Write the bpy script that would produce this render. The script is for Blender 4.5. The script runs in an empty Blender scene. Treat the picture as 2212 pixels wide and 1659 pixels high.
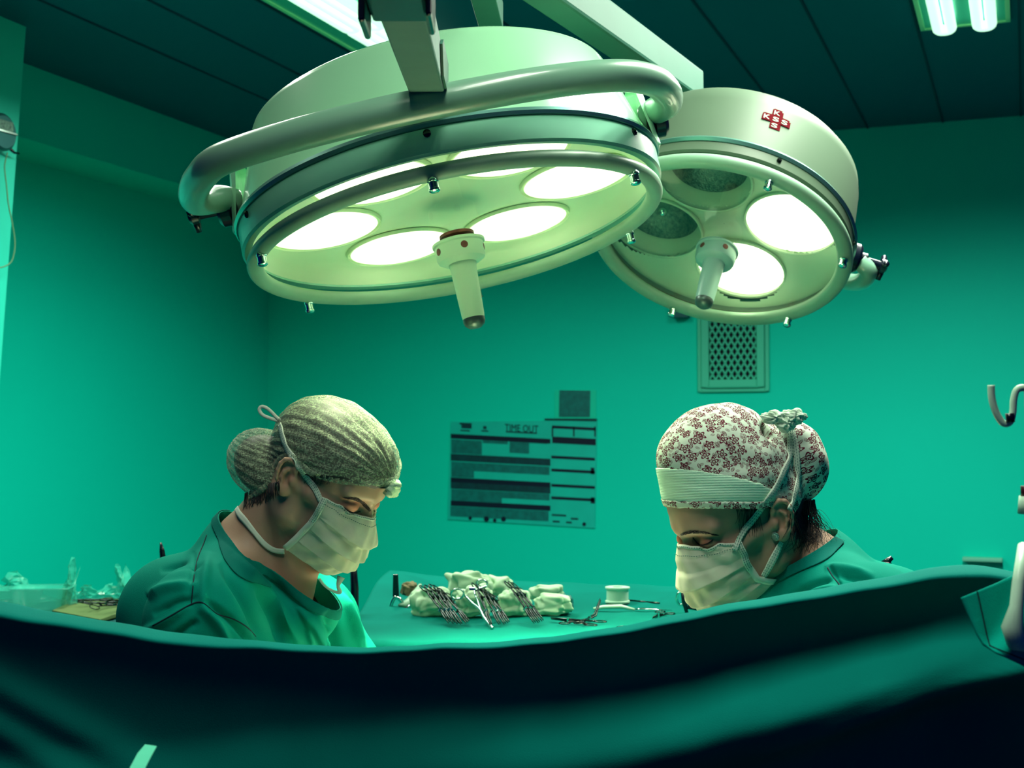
import bpy, bmesh, math, random
import numpy as np
from mathutils import Vector, Matrix
from mathutils.bvhtree import BVHTree

S = bpy.context.scene
C = S.collection
PI = math.pi
random.seed(7)

# ------------------------------------------------------------------ camera
FPX = 2900.0
YAW = math.radians(20.96)
PITCH = math.radians(2.12)
CAMZ = 1.55
cam_d = bpy.data.cameras.new('camera')
cam = bpy.data.objects.new('camera', cam_d)
C.objects.link(cam)
cam_d.sensor_width = 36.0
cam_d.sensor_fit = 'HORIZONTAL'
cam_d.lens = 36.0 * FPX / 2212.0
cam_d.clip_start = 0.05
cam_d.clip_end = 60
cam_d.dof.use_dof = True
cam_d.dof.focus_distance = 1.95
cam_d.dof.aperture_fstop = 9.0
cam.location = (0, 0, CAMZ)
cam.rotation_euler = (PI / 2 + PITCH, 0, YAW)
S.camera = cam
# ------------------------------------------------------------------ world and exposure
W = bpy.data.worlds.new('world')
S.world = W
W.use_nodes = True
W.node_tree.nodes['Background'].inputs[0].default_value = (0.0, 0.03, 0.42, 1)
W.node_tree.nodes['Background'].inputs[1].default_value = 0.16
S.view_settings.view_transform = 'Standard'
S.view_settings.look = 'None'
S.view_settings.gamma = 1
S.view_settings.use_curve_mapping = False
S.view_settings.exposure = 0.0
# ceiling fluorescent light: (x, y, size x, size y, watts)
TROFFERS = [(-1.96, 3.15, 0.30, 2.40, 56), (-0.165, 3.25, 0.27, 2.40, 94),
            (-0.45, 1.00, 0.30, 1.20, 17)]
TUBE_COL = (0.95, 1.0, 0.84)
LAMP_COL = (1.0, 1.0, 0.66)
CEIL = 2.85

def area(name, loc, sx, sy, watts, col, parent=None, shape='RECTANGLE', spread=PI, rot=(0, 0, 0)):
    l = bpy.data.lights.new(name, 'AREA')
    l.shape = shape; l.size = sx; l.size_y = sy
    l.energy = watts; l.color = col; l.spread = spread
    o = bpy.data.objects.new(name, l)
    C.objects.link(o)
    o.location = loc; o.rotation_euler = rot
    if parent: o.parent = parent
    return o

# ------------------------------------------------------------------ frames
cy_, sy_ = math.cos(YAW), math.sin(YAW)
cp_, sp_ = math.cos(PITCH), math.sin(PITCH)
RIGHT = Vector((cy_, sy_, 0))
FWD = Vector((-sy_ * cp_, cy_ * cp_, sp_))
UP = Vector((sy_ * sp_, -cy_ * sp_, cp_))
EYE = Vector((0, 0, CAMZ))
HF = Vector((-sy_, cy_, 0))

def ray(px, py):
    return FWD + RIGHT * ((px - 1106) / FPX) - UP * ((py - 829.5) / FPX)
def P(px, py, d):
    return EYE + ray(px, py) * d
def on_plane(px, py, axis, val):
    r = ray(px, py)
    return EYE + r * ((val - EYE[axis]) / r[axis])
def vf(v):      # view-frame vector (right, away, up) -> world
    return RIGHT * v[0] + HF * v[1] + Vector((0, 0, 1)) * v[2]

# ------------------------------------------------------------------ materials
def lin(c):
    return tuple(((x / 255.0) / 12.92 if x / 255.0 <= 0.04045 else ((x / 255.0 + 0.055) / 1.055) ** 2.4) for x in c)
def new_mat(name):
    m = bpy.data.materials.new(name); m.use_nodes = True
    nt = m.node_tree
    b = nt.nodes['Principled BSDF']
    return m, nt, b
def node(nt, t, **kw):
    n = nt.nodes.new(t)
    for k, v in kw.items():
        if isinstance(k, str) and hasattr(n, k): setattr(n, k, v)
    return n
def mat(name, col, rough=0.6, metal=0.0, spec=0.3, var=0.0, vscale=8.0, bump=0.0, bscale=60.0, emis=None, estr=0.0,
        coat=0.0, alpha=1.0, sheen=0.0, col2=None, detail=4.0):
    m, nt, b = new_mat(name)
    b.inputs['Base Color'].default_value = (*col, 1)
    b.inputs['Roughness'].default_value = rough
    b.inputs['Metallic'].default_value = metal
    b.inputs['Specular IOR Level'].default_value = spec
    b.inputs['Coat Weight'].default_value = coat
    b.inputs['Coat Roughness'].default_value = 0.05
    b.inputs['Alpha'].default_value = alpha
    b.inputs['Sheen Weight'].default_value = sheen
    tc = node(nt, 'ShaderNodeTexCoord')
    if var > 0 or col2:
        n = node(nt, 'ShaderNodeTexNoise'); n.inputs['Scale'].default_value = vscale; n.inputs['Detail'].default_value = detail
        nt.links.new(tc.outputs['Object'], n.inputs['Vector'])
        r = node(nt, 'ShaderNodeValToRGB')
        r.color_ramp.elements[0].position = 0.3; r.color_ramp.elements[1].position = 0.7
        c2 = col2 if col2 else tuple(x * (1 - var) for x in col)
        r.color_ramp.elements[0].color = (*c2, 1)
        r.color_ramp.elements[1].color = (*col, 1)
        nt.links.new(n.outputs['Fac'], r.inputs['Fac'])
        nt.links.new(r.outputs['Color'], b.inputs['Base Color'])
    if bump > 0:
        n = node(nt, 'ShaderNodeTexNoise'); n.inputs['Scale'].default_value = bscale; n.inputs['Detail'].default_value = 5
        nt.links.new(tc.outputs['Object'], n.inputs['Vector'])
        bp = node(nt, 'ShaderNodeBump'); bp.inputs['Strength'].default_value = bump; bp.inputs['Distance'].default_value = 0.002
        nt.links.new(n.outputs['Fac'], bp.inputs['Height'])
        nt.links.new(bp.outputs['Normal'], b.inputs['Normal'])
    if emis:
        b.inputs['Emission Color'].default_value = (*emis, 1)
        b.inputs['Emission Strength'].default_value = estr
    return m

def cloth_mat(name, col, rough=0.85, weave=900, strength=0.25, col2=None, var_scale=6, transl=0.0):
    m, nt, b = new_mat(name)
    b.inputs['Roughness'].default_value = rough
    b.inputs['Specular IOR Level'].default_value = 0.05
    tc = node(nt, 'ShaderNodeTexCoord')
    n = node(nt, 'ShaderNodeTexNoise'); n.inputs['Scale'].default_value = var_scale; n.inputs['Detail'].default_value = 6
    nt.links.new(tc.outputs['Object'], n.inputs['Vector'])
    r = node(nt, 'ShaderNodeValToRGB')
    r.color_ramp.elements[0].position = 0.35; r.color_ramp.elements[1].position = 0.65
    c2 = col2 or tuple(x * 0.86 for x in col)
    r.color_ramp.elements[0].color = (*c2, 1); r.color_ramp.elements[1].color = (*col, 1)
    nt.links.new(n.outputs['Fac'], r.inputs['Fac'])
    nt.links.new(r.outputs['Color'], b.inputs['Base Color'])
    w = node(nt, 'ShaderNodeTexNoise'); w.inputs['Scale'].default_value = weave; w.inputs['Detail'].default_value = 2
    nt.links.new(tc.outputs['Object'], w.inputs['Vector'])
    bp = node(nt, 'ShaderNodeBump'); bp.inputs['Strength'].default_value = strength; bp.inputs['Distance'].default_value = 0.001
    nt.links.new(w.outputs['Fac'], bp.inputs['Height'])
    nt.links.new(bp.outputs['Normal'], b.inputs['Normal'])
    if transl > 0:
        tr = node(nt, 'ShaderNodeBsdfTranslucent'); nt.links.new(r.outputs['Color'], tr.inputs['Color'])
        mx = node(nt, 'ShaderNodeMixShader'); mx.inputs[0].default_value = transl
        out = nt.nodes['Material Output']
        nt.links.new(b.outputs[0], mx.inputs[1]); nt.links.new(tr.outputs[0], mx.inputs[2]); nt.links.new(mx.outputs[0], out.inputs['Surface'])
    return m

M_wall = mat('wall_paint', (0.0, 0.64, 0.47), rough=0.6, spec=0.10, var=0.05, vscale=1.2, bump=0.05, bscale=120)
M_pillar = mat('pillar_paint', (0.02, 0.66, 0.48), rough=0.5, spec=0.3, var=0.04, vscale=2)
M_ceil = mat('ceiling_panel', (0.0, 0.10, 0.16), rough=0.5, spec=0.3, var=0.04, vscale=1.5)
M_seam = mat('ceiling_joint', (0.0, 0.045, 0.08), rough=0.8)
M_floor = mat('floor_vinyl', (0.0, 0.03, 0.04), rough=0.4, spec=0.4, var=0.1, vscale=3)
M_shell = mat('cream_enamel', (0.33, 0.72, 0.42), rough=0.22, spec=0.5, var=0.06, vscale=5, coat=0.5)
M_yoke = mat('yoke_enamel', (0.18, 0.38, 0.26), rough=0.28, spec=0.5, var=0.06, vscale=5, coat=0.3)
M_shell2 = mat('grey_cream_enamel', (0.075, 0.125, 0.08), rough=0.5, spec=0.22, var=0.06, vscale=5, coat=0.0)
M_band = mat('green_grey_enamel', (0.24, 0.60, 0.42), rough=0.3, spec=0.5, var=0.08, vscale=9)
M_bezel = mat('dull_bezel', (0.24, 0.43, 0.29), rough=0.45, spec=0.4, var=0.12, vscale=18)
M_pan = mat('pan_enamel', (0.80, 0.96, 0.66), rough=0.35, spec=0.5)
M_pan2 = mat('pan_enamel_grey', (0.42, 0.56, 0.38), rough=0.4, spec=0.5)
M_chrome = mat('chrome', (0.55, 0.75, 0.68), rough=0.15, metal=1.0)
M_steel = mat('dark_steel', (0.035, 0.048, 0.045), rough=0.20, metal=1.0, var=0.3, vscale=60)
M_trim = mat('trim_steel', (0.16, 0.40, 0.34), rough=0.3, metal=0.8)
M_black = mat('black_plastic', (0.002, 0.006, 0.014), rough=0.25, spec=0.5)
M_copper = mat('reddish_thread', (0.20, 0.06, 0.04), rough=0.5, metal=0.2, var=0.4, vscale=90)
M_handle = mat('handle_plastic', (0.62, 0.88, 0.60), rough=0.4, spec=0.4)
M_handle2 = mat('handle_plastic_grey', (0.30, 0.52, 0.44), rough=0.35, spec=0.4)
M_tip = mat('handle_tip', (0.09, 0.14, 0.12), rough=0.35, metal=0.5)
M_arm = mat('arm_paint', (0.13, 0.26, 0.21), rough=0.5, spec=0.3, var=0.15, vscale=14)
M_beam = mat('arm_paint_pale', (0.03, 0.13, 0.09), rough=0.5, spec=0.2, var=0.1, vscale=9)
M_lamp = mat('lamp_lens', (0.9, 0.9, 0.7), rough=0.3, emis=(0.93, 1.0, 0.72), estr=1.7)
M_lamp_hot = mat('lamp_lens_full', (0.9, 0.9, 0.7), rough=0.3, emis=(1.0, 1.0, 0.72), estr=3.0)
M_tube = mat('fluorescent_tube', (0.9, 0.9, 0.9), rough=0.5, emis=(0.55, 1.0, 0.68), estr=1.35)
M_troffer = mat('troffer_reflector', (0.10, 0.62, 0.42), rough=0.3, metal=0.4)
M_trofframe = mat('troffer_frame', (0.40, 0.85, 0.40), rough=0.4, spec=0.5)
M_drape = cloth_mat('surgical_drape_cloth', (0.0, 0.215, 0.175), transl=0.0, weave=700, strength=0.35)
M_scrub = cloth_mat('scrub_cloth', (0.0, 0.26, 0.185), weave=800, strength=0.3, var_scale=9)
M_scrub_band = cloth_mat('scrub_collar_cloth', (0.0, 0.15, 0.12), weave=800, strength=0.3)
M_seamdark = mat('seam_thread', (0.0, 0.02, 0.03), rough=0.9)
M_tablecloth = cloth_mat('table_drape_cloth', (0.0, 0.17, 0.13), weave=500, strength=0.3)
M_mask = cloth_mat('mask_nonwoven', (0.92, 0.95, 0.78), weave=1400, strength=0.15, rough=0.9, transl=0.45, var_scale=30)
M_tie = cloth_mat('mask_tie_tape', (0.78, 0.90, 0.74), weave=1400, strength=0.4, rough=0.9, transl=0.1)
M_gauze = cloth_mat('gauze', (0.58, 0.84, 0.56), weave=900, strength=0.5, rough=0.95, transl=0.1)
M_hair = mat('dark_hair', (0.025, 0.022, 0.022), rough=0.5, spec=0.4, var=0.5, vscale=60)
M_brow = mat('brow_hair', (0.018, 0.012, 0.012), rough=0.7)
M_whiteplastic = mat('white_plastic', (0.55, 0.85, 0.62), rough=0.4, spec=0.4)
M_paper = mat('olive_paper', (0.09, 0.16, 0.05), rough=0.8, var=0.1, vscale=20)
M_brownlid = mat('brown_gauze', (0.22, 0.20, 0.10), rough=0.9, var=0.5, vscale=60)
M_red = mat('emblem_red', (0.09, 0.004, 0.008), rough=0.9, spec=0.05)
M_letter = mat('emblem_letters', (0.34, 0.48, 0.36), rough=0.5)
M_poster = mat('poster_paper', (0.0, 0.50, 0.40), rough=0.5, var=0.12, vscale=9)
M_ink = mat('poster_ink', (0.0, 0.004, 0.022), rough=0.5)
M_ink2 = mat('poster_faded_ink', (0.0, 0.045, 0.06), rough=0.5, var=0.4, vscale=60)
M_ink3 = mat('poster_grey_rows', (0.0, 0.17, 0.16), rough=0.5, var=0.35, vscale=45)
M_ventframe = mat('vent_frame', (0.04, 0.52, 0.34), rough=0.45)
M_ventdark = mat('vent_void', (0.0, 0.002, 0.010), rough=0.9)
M_stud = mat('crystal_stud', (0.5, 0.8, 0.7), rough=0.15, metal=0.8, bump=1.0, bscale=900, col2=(0.02, 0.15, 0.15), vscale=900)
M_label = mat('printed_label', (0.22, 0.40, 0.30), rough=0.5, col2=(0.05, 0.10, 0.10), vscale=120)
M_cord = mat('cord', (0.12, 0.30, 0.16), rough=0.8)
M_darkred = mat('dark_red_plastic', (0.05, 0.004, 0.012), rough=0.4)
M_shoe = mat('shoe_rubber', (0.05, 0.1, 0.1), rough=0.6)
M_pants = M_scrub

def glass_mat():
    m = bpy.data.materials.new('lamp_glass'); m.use_nodes = True
    nt = m.node_tree; nt.nodes.remove(nt.nodes['Principled BSDF'])
    t = node(nt, 'ShaderNodeBsdfTransparent'); t.inputs[0].default_value = (0.93, 1.0, 0.95, 1)
    g = node(nt, 'ShaderNodeBsdfGlossy'); g.inputs['Roughness'].default_value = 0.03
    mx = node(nt, 'ShaderNodeMixShader'); mx.inputs[0].default_value = 0.07
    nt.links.new(t.outputs[0], mx.inputs[1]); nt.links.new(g.outputs[0], mx.inputs[2])
    nt.links.new(mx.outputs[0], nt.nodes['Material Output'].inputs['Surface'])
    return m
M_glass = glass_mat()

def plastic_film():
    m = bpy.data.materials.new('clear_film'); m.use_nodes = True
    nt = m.node_tree; b = nt.nodes['Principled BSDF']
    b.inputs['Base Color'].default_value = (0.05, 0.5, 0.35, 1); b.inputs['Roughness'].default_value = 0.15
    b.inputs['Specular IOR Level'].default_value = 0.9
    t = node(nt, 'ShaderNodeBsdfTransparent')
    mx = node(nt, 'ShaderNodeMixShader'); mx.inputs[0].default_value = 0.5
    nt.links.new(t.outputs[0], mx.inputs[1]); nt.links.new(b.outputs[0], mx.inputs[2])
    nt.links.new(mx.outputs[0], nt.nodes['Material Output'].inputs['Surface'])
    return m
M_film = plastic_film()

def skin_mat():
    m, nt, b = new_mat('skin')
    b.inputs['Roughness'].default_value = 0.5
    b.inputs['Specular IOR Level'].default_value = 0.35
    b.inputs['Subsurface Weight'].default_value = 0.12
    b.inputs['Subsurface Scale'].default_value = 0.006
    b.inputs['Subsurface Radius'].default_value = (1.0, 0.3, 0.15)
    tc = node(nt, 'ShaderNodeTexCoord')
    n = node(nt, 'ShaderNodeTexNoise'); n.inputs['Scale'].default_value = 25; n.inputs['Detail'].default_value = 6
    nt.links.new(tc.outputs['Object'], n.inputs['Vector'])
    r = node(nt, 'ShaderNodeValToRGB')
    r.color_ramp.elements[0].position = 0.3; r.color_ramp.elements[1].position = 0.7
    r.color_ramp.elements[0].color = (0.36, 0.23, 0.155, 1); r.color_ramp.elements[1].color = (0.43, 0.28, 0.19, 1)
    nt.links.new(n.outputs['Fac'], r.inputs['Fac'])
    at = node(nt, 'ShaderNodeAttribute'); at.attribute_name = 'makeup_and_shade'
    mx = node(nt, 'ShaderNodeMix', data_type='RGBA')
    mx.inputs[7].default_value = (0.50, 0.15, 0.085, 1)
    nt.links.new(at.outputs['Fac'], mx.inputs[0]); nt.links.new(r.outputs['Color'], mx.inputs[6])
    nt.links.new(mx.outputs[2], b.inputs['Base Color'])
    n2 = node(nt, 'ShaderNodeTexNoise'); n2.inputs['Scale'].default_value = 700; n2.inputs['Detail'].default_value = 3
    nt.links.new(tc.outputs['Object'], n2.inputs['Vector'])
    bp = node(nt, 'ShaderNodeBump'); bp.inputs['Strength'].default_value = 0.25; bp.inputs['Distance'].default_value = 0.0005
    nt.links.new(n2.outputs['Fac'], bp.inputs['Height']); nt.links.new(bp.outputs['Normal'], b.inputs['Normal'])
    return m
M_skin = skin_mat()

def net_mat():
    """crinkled non-woven cap: pale fibres over see-through gaps"""
    m, nt, b = new_mat('bouffant_net')
    b.inputs['Base Color'].default_value = (0.36, 0.48, 0.31, 1)
    b.inputs['Roughness'].default_value = 0.7
    at = node(nt, 'ShaderNodeUVMap'); at.uv_map = 'UVMap'
    mp = node(nt, 'ShaderNodeMapping'); mp.inputs['Scale'].default_value = (1.0, 6.5, 1)
    nt.links.new(at.outputs[0], mp.inputs[0])
    n = node(nt, 'ShaderNodeTexNoise'); n.inputs['Scale'].default_value = 5.0; n.inputs['Detail'].default_value = 9; n.inputs['Roughness'].default_value = 0.62
    n.inputs['Distortion'].default_value = 0.4
    nt.links.new(mp.outputs[0], n.inputs['Vector'])
    tc = node(nt, 'ShaderNodeTexCoord')
    n3 = node(nt, 'ShaderNodeTexNoise'); n3.inputs['Scale'].default_value = 380; n3.inputs['Detail'].default_value = 4
    nt.links.new(tc.outputs['Object'], n3.inputs['Vector'])
    ad = node(nt, 'ShaderNodeMath', operation='ADD')
    nt.links.new(n.outputs['Fac'], ad.inputs[0]); nt.links.new(n3.outputs['Fac'], ad.inputs[1])
    r = node(nt, 'ShaderNodeValToRGB')
    r.color_ramp.elements[0].position = 0.42; r.color_ramp.elements[0].color = (0.12, 0.12, 0.12, 1)
    r.color_ramp.elements[1].position = 0.62; r.color_ramp.elements[1].color = (0.92, 0.92, 0.92, 1)
    sc = node(nt, 'ShaderNodeMath', operation='MULTIPLY'); sc.inputs[1].default_value = 0.5
    nt.links.new(ad.outputs[0], sc.inputs[0]); nt.links.new(sc.outputs[0], r.inputs['Fac'])
    bp = node(nt, 'ShaderNodeBump'); bp.inputs['Strength'].default_value = 0.6; bp.inputs['Distance'].default_value = 0.003
    nt.links.new(n.outputs['Fac'], bp.inputs['Height']); nt.links.new(bp.outputs['Normal'], b.inputs['Normal'])
    nt.links.new(r.outputs['Color'], b.inputs['Alpha'])
    return m
M_net = net_mat()

def floral_mat():
    m, nt, b = new_mat('floral_cotton')
    b.inputs['Roughness'].default_value = 0.85; b.inputs['Specular IOR Level'].default_value = 0.1
    L = nt.links
    uv = node(nt, 'ShaderNodeUVMap'); uv.uv_map = 'UVMap'
    def math_(op, a=None, b_=None, c=None):
        n = node(nt, 'ShaderNodeMath', operation=op)
        for i, x in enumerate((a, b_, c)):
            if x is None: continue
            if isinstance(x, (int, float)): n.inputs[i].default_value = x
            else: L.new(x, n.inputs[i])
        return n.outputs[0]
    def layer(scale, rnd, shift, kind):
        mp = node(nt, 'ShaderNodeMapping'); mp.inputs['Location'].default_value = (*shift, 0)
        mp.inputs['Scale'].default_value = (scale, scale, 1)
        L.new(uv.outputs[0], mp.inputs[0])
        v = node(nt, 'ShaderNodeTexVoronoi', voronoi_dimensions='2D'); v.inputs['Scale'].default_value = 1.0; v.inputs['Randomness'].default_value = rnd
        L.new(mp.outputs[0], v.inputs['Vector'])
        df = node(nt, 'ShaderNodeVectorMath', operation='SUBTRACT')
        L.new(mp.outputs[0], df.inputs[0]); L.new(v.outputs['Position'], df.inputs[1])
        sx = node(nt, 'ShaderNodeSeparateXYZ'); L.new(df.outputs[0], sx.inputs[0])
        sc = node(nt, 'ShaderNodeSeparateColor'); L.new(v.outputs['Color'], sc.inputs[0])
        ang = math_('ARCTAN2', sx.outputs[1], sx.outputs[0])
        rad = v.outputs['Distance']
        if kind == 'flower':
            a2 = math_('MULTIPLY', math_('ADD', ang, math_('MULTIPLY', sc.outputs[0], 6.28)), 5.0)
            edge = math_('ADD', math_('MULTIPLY', math_('SINE', a2), 0.09), 0.32)
            q = math_('DIVIDE', rad, edge)                 # 1 on the petal outline
            line = math_('LESS_THAN', math_('ABSOLUTE', math_('SUBTRACT', q, 0.88)), 0.17)
            core = math_('LESS_THAN', math_('ABSOLUTE', math_('SUBTRACT', q, 0.34)), 0.12)
            vein = math_('MULTIPLY', math_('LESS_THAN', math_('SINE', a2), -0.72), math_('LESS_THAN', q, 1.0))
            return math_('MAXIMUM', math_('MAXIMUM', line, core), vein)
        else:
            th = math_('MULTIPLY', sc.outputs[1], 6.28)
            cx = math_('COSINE', th); sn = math_('SINE', th)
            lx = math_('ADD', math_('MULTIPLY', sx.outputs[0], cx), math_('MULTIPLY', sx.outputs[1], sn))
            ly = math_('SUBTRACT', math_('MULTIPLY', sx.outputs[1], cx), math_('MULTIPLY', sx.outputs[0], sn))
            w = math_('SUBTRACT', 0.15, math_('MULTIPLY', math_('MULTIPLY', lx, lx), 1.3))
            q = math_('DIVIDE', math_('ABSOLUTE', ly), math_('MAXIMUM', w, 0.001))
            ins = math_('GREATER_THAN', w, 0.001)
            line = math_('LESS_THAN', math_('ABSOLUTE', math_('SUBTRACT', q, 0.85)), 0.28)
            mid = math_('LESS_THAN', q, 0.18)
            return math_('MULTIPLY', math_('MAXIMUM', line, mid), ins)
    f = layer(64, 0.7, (0, 0), 'flower')
    g = layer(84, 0.9, (3.3, 1.7), 'leaf')
    h = layer(108, 0.95, (7.3, 5.7), 'leaf')
    mask = math_('MAXIMUM', f, math_('MAXIMUM', g, math_('MULTIPLY', h, 0.8)))
    mx = node(nt, 'ShaderNodeMix', data_type='RGBA')
    mx.inputs[6].default_value = (0.58, 0.70, 0.56, 1)
    mx.inputs[7].default_value = (0.115, 0.012, 0.028, 1)
    L.new(mask, mx.inputs[0]); L.new(mx.outputs[2], b.inputs['Base Color'])
    return m
M_floral = floral_mat()

def rib_mat():
    m, nt, b = new_mat('ribbed_band')
    b.inputs['Base Color'].default_value = (0.55, 0.86, 0.62, 1); b.inputs['Roughness'].default_value = 0.85
    uv = node(nt, 'ShaderNodeUVMap'); uv.uv_map = 'UVMap'
    w = node(nt, 'ShaderNodeTexWave', wave_type='BANDS', bands_direction='Y'); w.inputs['Scale'].default_value = 130
    w.inputs['Distortion'].default_value = 0.3
    nt.links.new(uv.outputs[0], w.inputs['Vector'])
    bp = node(nt, 'ShaderNodeBump'); bp.inputs['Strength'].default_value = 0.7; bp.inputs['Distance'].default_value = 0.0008
    nt.links.new(w.outputs['Fac'], bp.inputs['Height']); nt.links.new(bp.outputs['Normal'], b.inputs['Normal'])
    return m
M_rib = rib_mat()

# ------------------------------------------------------------------ object helpers
def tag(o, label=None, cat=None, group=None, kind=None):
    if label: o['label'] = label
    if cat: o['category'] = cat
    if group: o['group'] = group
    if kind: o['kind'] = kind
    return o
def thing(name, label, cat, loc=(0, 0, 0), rotz=0.0, group=None, matrix=None):
    o = bpy.data.objects.new(name, None); C.objects.link(o)
    o.empty_display_size = 0.05
    if matrix is not None: o.matrix_world = matrix
    else:
        o.location = loc; o.rotation_euler = (0, 0, rotz)
        matrix = Matrix.Translation(Vector(loc)) @ Matrix.Rotation(rotz, 4, 'Z')
    o['mw'] = [v for r in matrix for v in r]
    return tag(o, label, cat, group)
WM = {}
def wmat(o):
    if o is None: return Matrix.Identity(4)
    v = o.get('mw')
    if v is None: return WM.get(o.name, Matrix.Identity(4))
    v = list(v); return Matrix([v[0:4], v[4:8], v[8:12], v[12:16]])
def mesh_obj(name, V, F, m, parent=None, smooth=True, world=False, uv=None):
    """V in the parent's local frame, or in world coordinates when world=True"""
    me = bpy.data.meshes.new(name)
    V = np.asarray(V, dtype=float).reshape(-1, 3)
    if world and parent is not None:
        root = parent
        while root.parent is not None: root = root.parent
        iv = np.array(wmat(root).inverted())
        V = V @ iv[:3, :3].T + iv[:3, 3]
    if isinstance(F, np.ndarray): F = F.tolist()
    me.from_pydata(V.tolist(), [], F)
    me.update()
    o = bpy.data.objects.new(name, me); C.objects.link(o)
    if m is not None: me.materials.append(m)
    if parent is not None: o.parent = parent
    if smooth:
        me.polygons.foreach_set('use_smooth', [True] * len(me.polygons))
    if uv is not None:
        l = me.uv_layers.new(name='UVMap')
        vi = np.zeros(len(me.loops), dtype=int); me.loops.foreach_get('vertex_index', vi)
        l.data.foreach_set('uv', np.asarray(uv)[vi].ravel())
    return o
class MB:
    """collects shapes into one mesh"""
    def __init__(s): s.V = []; s.F = []
    def add(s, V, F):
        n = len(s.V); s.V += [tuple(v) for v in V]; s.F += [tuple(i + n for i in f) for f in F]; return s
    def box(s, lo, hi, mtx=None):
        x0, y0, z0 = lo; x1, y1, z1 = hi
        V = [(x0, y0, z0), (x1, y0, z0), (x1, y1, z0), (x0, y1, z0), (x0, y0, z1), (x1, y0, z1), (x1, y1, z1), (x0, y1, z1)]
        if mtx is not None: V = [tuple(mtx @ Vector(v)) for v in V]
        return s.add(V, [(0, 3, 2, 1), (4, 5, 6, 7), (0, 1, 5, 4), (1, 2, 6, 5), (2, 3, 7, 6), (3, 0, 4, 7)])
    def prism(s, pts, frames):
        pass
    def tube(s, pts, r, n=10, caps=True, flat=1.0, nrm=None):
        pts = [Vector(p) for p in pts]; rs = r if isinstance(r, (list, tuple)) else [r] * len(pts)
        V = []; F = []
        t0 = (pts[1] - pts[0]).normalized()
        ref = Vector(nrm) if nrm is not None else (Vector((0, 0, 1)) if abs(t0.z) < 0.9 else Vector((1, 0, 0)))
        for i, p in enumerate(pts):
            t = (pts[min(i + 1, len(pts) - 1)] - pts[max(i - 1, 0)]).normalized()
            a = t.cross(ref)
            if a.length < 1e-6: a = t.orthogonal()
            a.normalize(); b = a.cross(t).normalized()
            ref = b if nrm is None else ref
            for k in range(n):
                th = 2 * PI * k / n
                V.append(tuple(p + a * (math.cos(th) * rs[i]) + b * (math.sin(th) * rs[i] * flat)))
        for i in range(len(pts) - 1):
            for k in range(n):
                F.append((i * n + k, i * n + (k + 1) % n, (i + 1) * n + (k + 1) % n, (i + 1) * n + k))
        if caps:
            F.append(tuple(range(n - 1, -1, -1))); F.append(tuple((len(pts) - 1) * n + k for k in range(n)))
        return s.add(V, F)
    def lathe(s, prof, n=48, mtx=None, closed=False):
        V = []; F = []
        for (r, z) in prof:
            for k in range(n):
                th = 2 * PI * k / n
                v = Vector((r * math.cos(th), r * math.sin(th), z))
                V.append(tuple(mtx @ v) if mtx is not None else tuple(v))
        m = len(prof)
        for i in range(m - 1 if not closed else m):
            j = (i + 1) % m
            for k in range(n):
                F.append((i * n + k, i * n + (k + 1) % n, j * n + (k + 1) % n, j * n + k))
        return s.add(V, F)
    def build(s, name, m, parent=None, smooth=False, world=False, bevel=0.0, bseg=2, auto=None):
        o = mesh_obj(name, s.V, s.F, m, parent, smooth, world)
        bm = bmesh.new(); bm.from_mesh(o.data)
        bmesh.ops.remove_doubles(bm, verts=bm.verts, dist=1e-6)
        bmesh.ops.recalc_face_normals(bm, faces=bm.faces); bm.to_mesh(o.data); bm.free()
        if bevel > 0:
            b = o.modifiers.new('bevel', 'BEVEL'); b.width = bevel; b.segments = bseg; b.limit_method = 'ANGLE'
        if auto is not None:
            for p in o.data.polygons: p.use_smooth = True
            o.data.set_sharp_from_angle(angle=math.radians(auto))
        return o
def copy_tree(o, parent=None):
    c = o.copy(); C.objects.link(c)
    if parent is not None: c.parent = parent
    for ch in list(o.children): copy_tree(ch, c)
    return c
def catmull(pts, n=8):
    pts = [Vector(p) for p in pts]
    out = []
    for i in range(len(pts) - 1):
        p0 = pts[max(i - 1, 0)]; p1 = pts[i]; p2 = pts[i + 1]; p3 = pts[min(i + 2, len(pts) - 1)]
        for k in range(n):
            t = k / n
            out.append(0.5 * ((2 * p1) + (p2 - p0) * t + (2 * p0 - 5 * p1 + 4 * p2 - p3) * t * t + (3 * p1 - p0 - 3 * p2 + p3) * t ** 3))
    out.append(pts[-1]); return out
def struct(o):
    o['kind'] = 'structure'; return o

# ------------------------------------------------------------------ the room
WY = 5.83
struct(MB().box((-3.7, -1.5, -0.1), (1.7, WY + 0.15, 0.0)).build('floor', M_floor))
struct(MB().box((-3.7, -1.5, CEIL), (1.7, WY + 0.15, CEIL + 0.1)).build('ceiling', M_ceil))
struct(MB().box((-3.7, WY, 0.0), (1.7, WY + 0.15, CEIL)).build('wall_back', M_wall))
struct(MB().box((-3.7, 3.2, 0.0), (-3.54, WY, CEIL)).build('wall_left', M_wall))
struct(MB().box((-3.54, 3.3, 2.585), (-3.27, WY, CEIL)).build('trim_1', M_wall))     # boxed beam along the left wall
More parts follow.
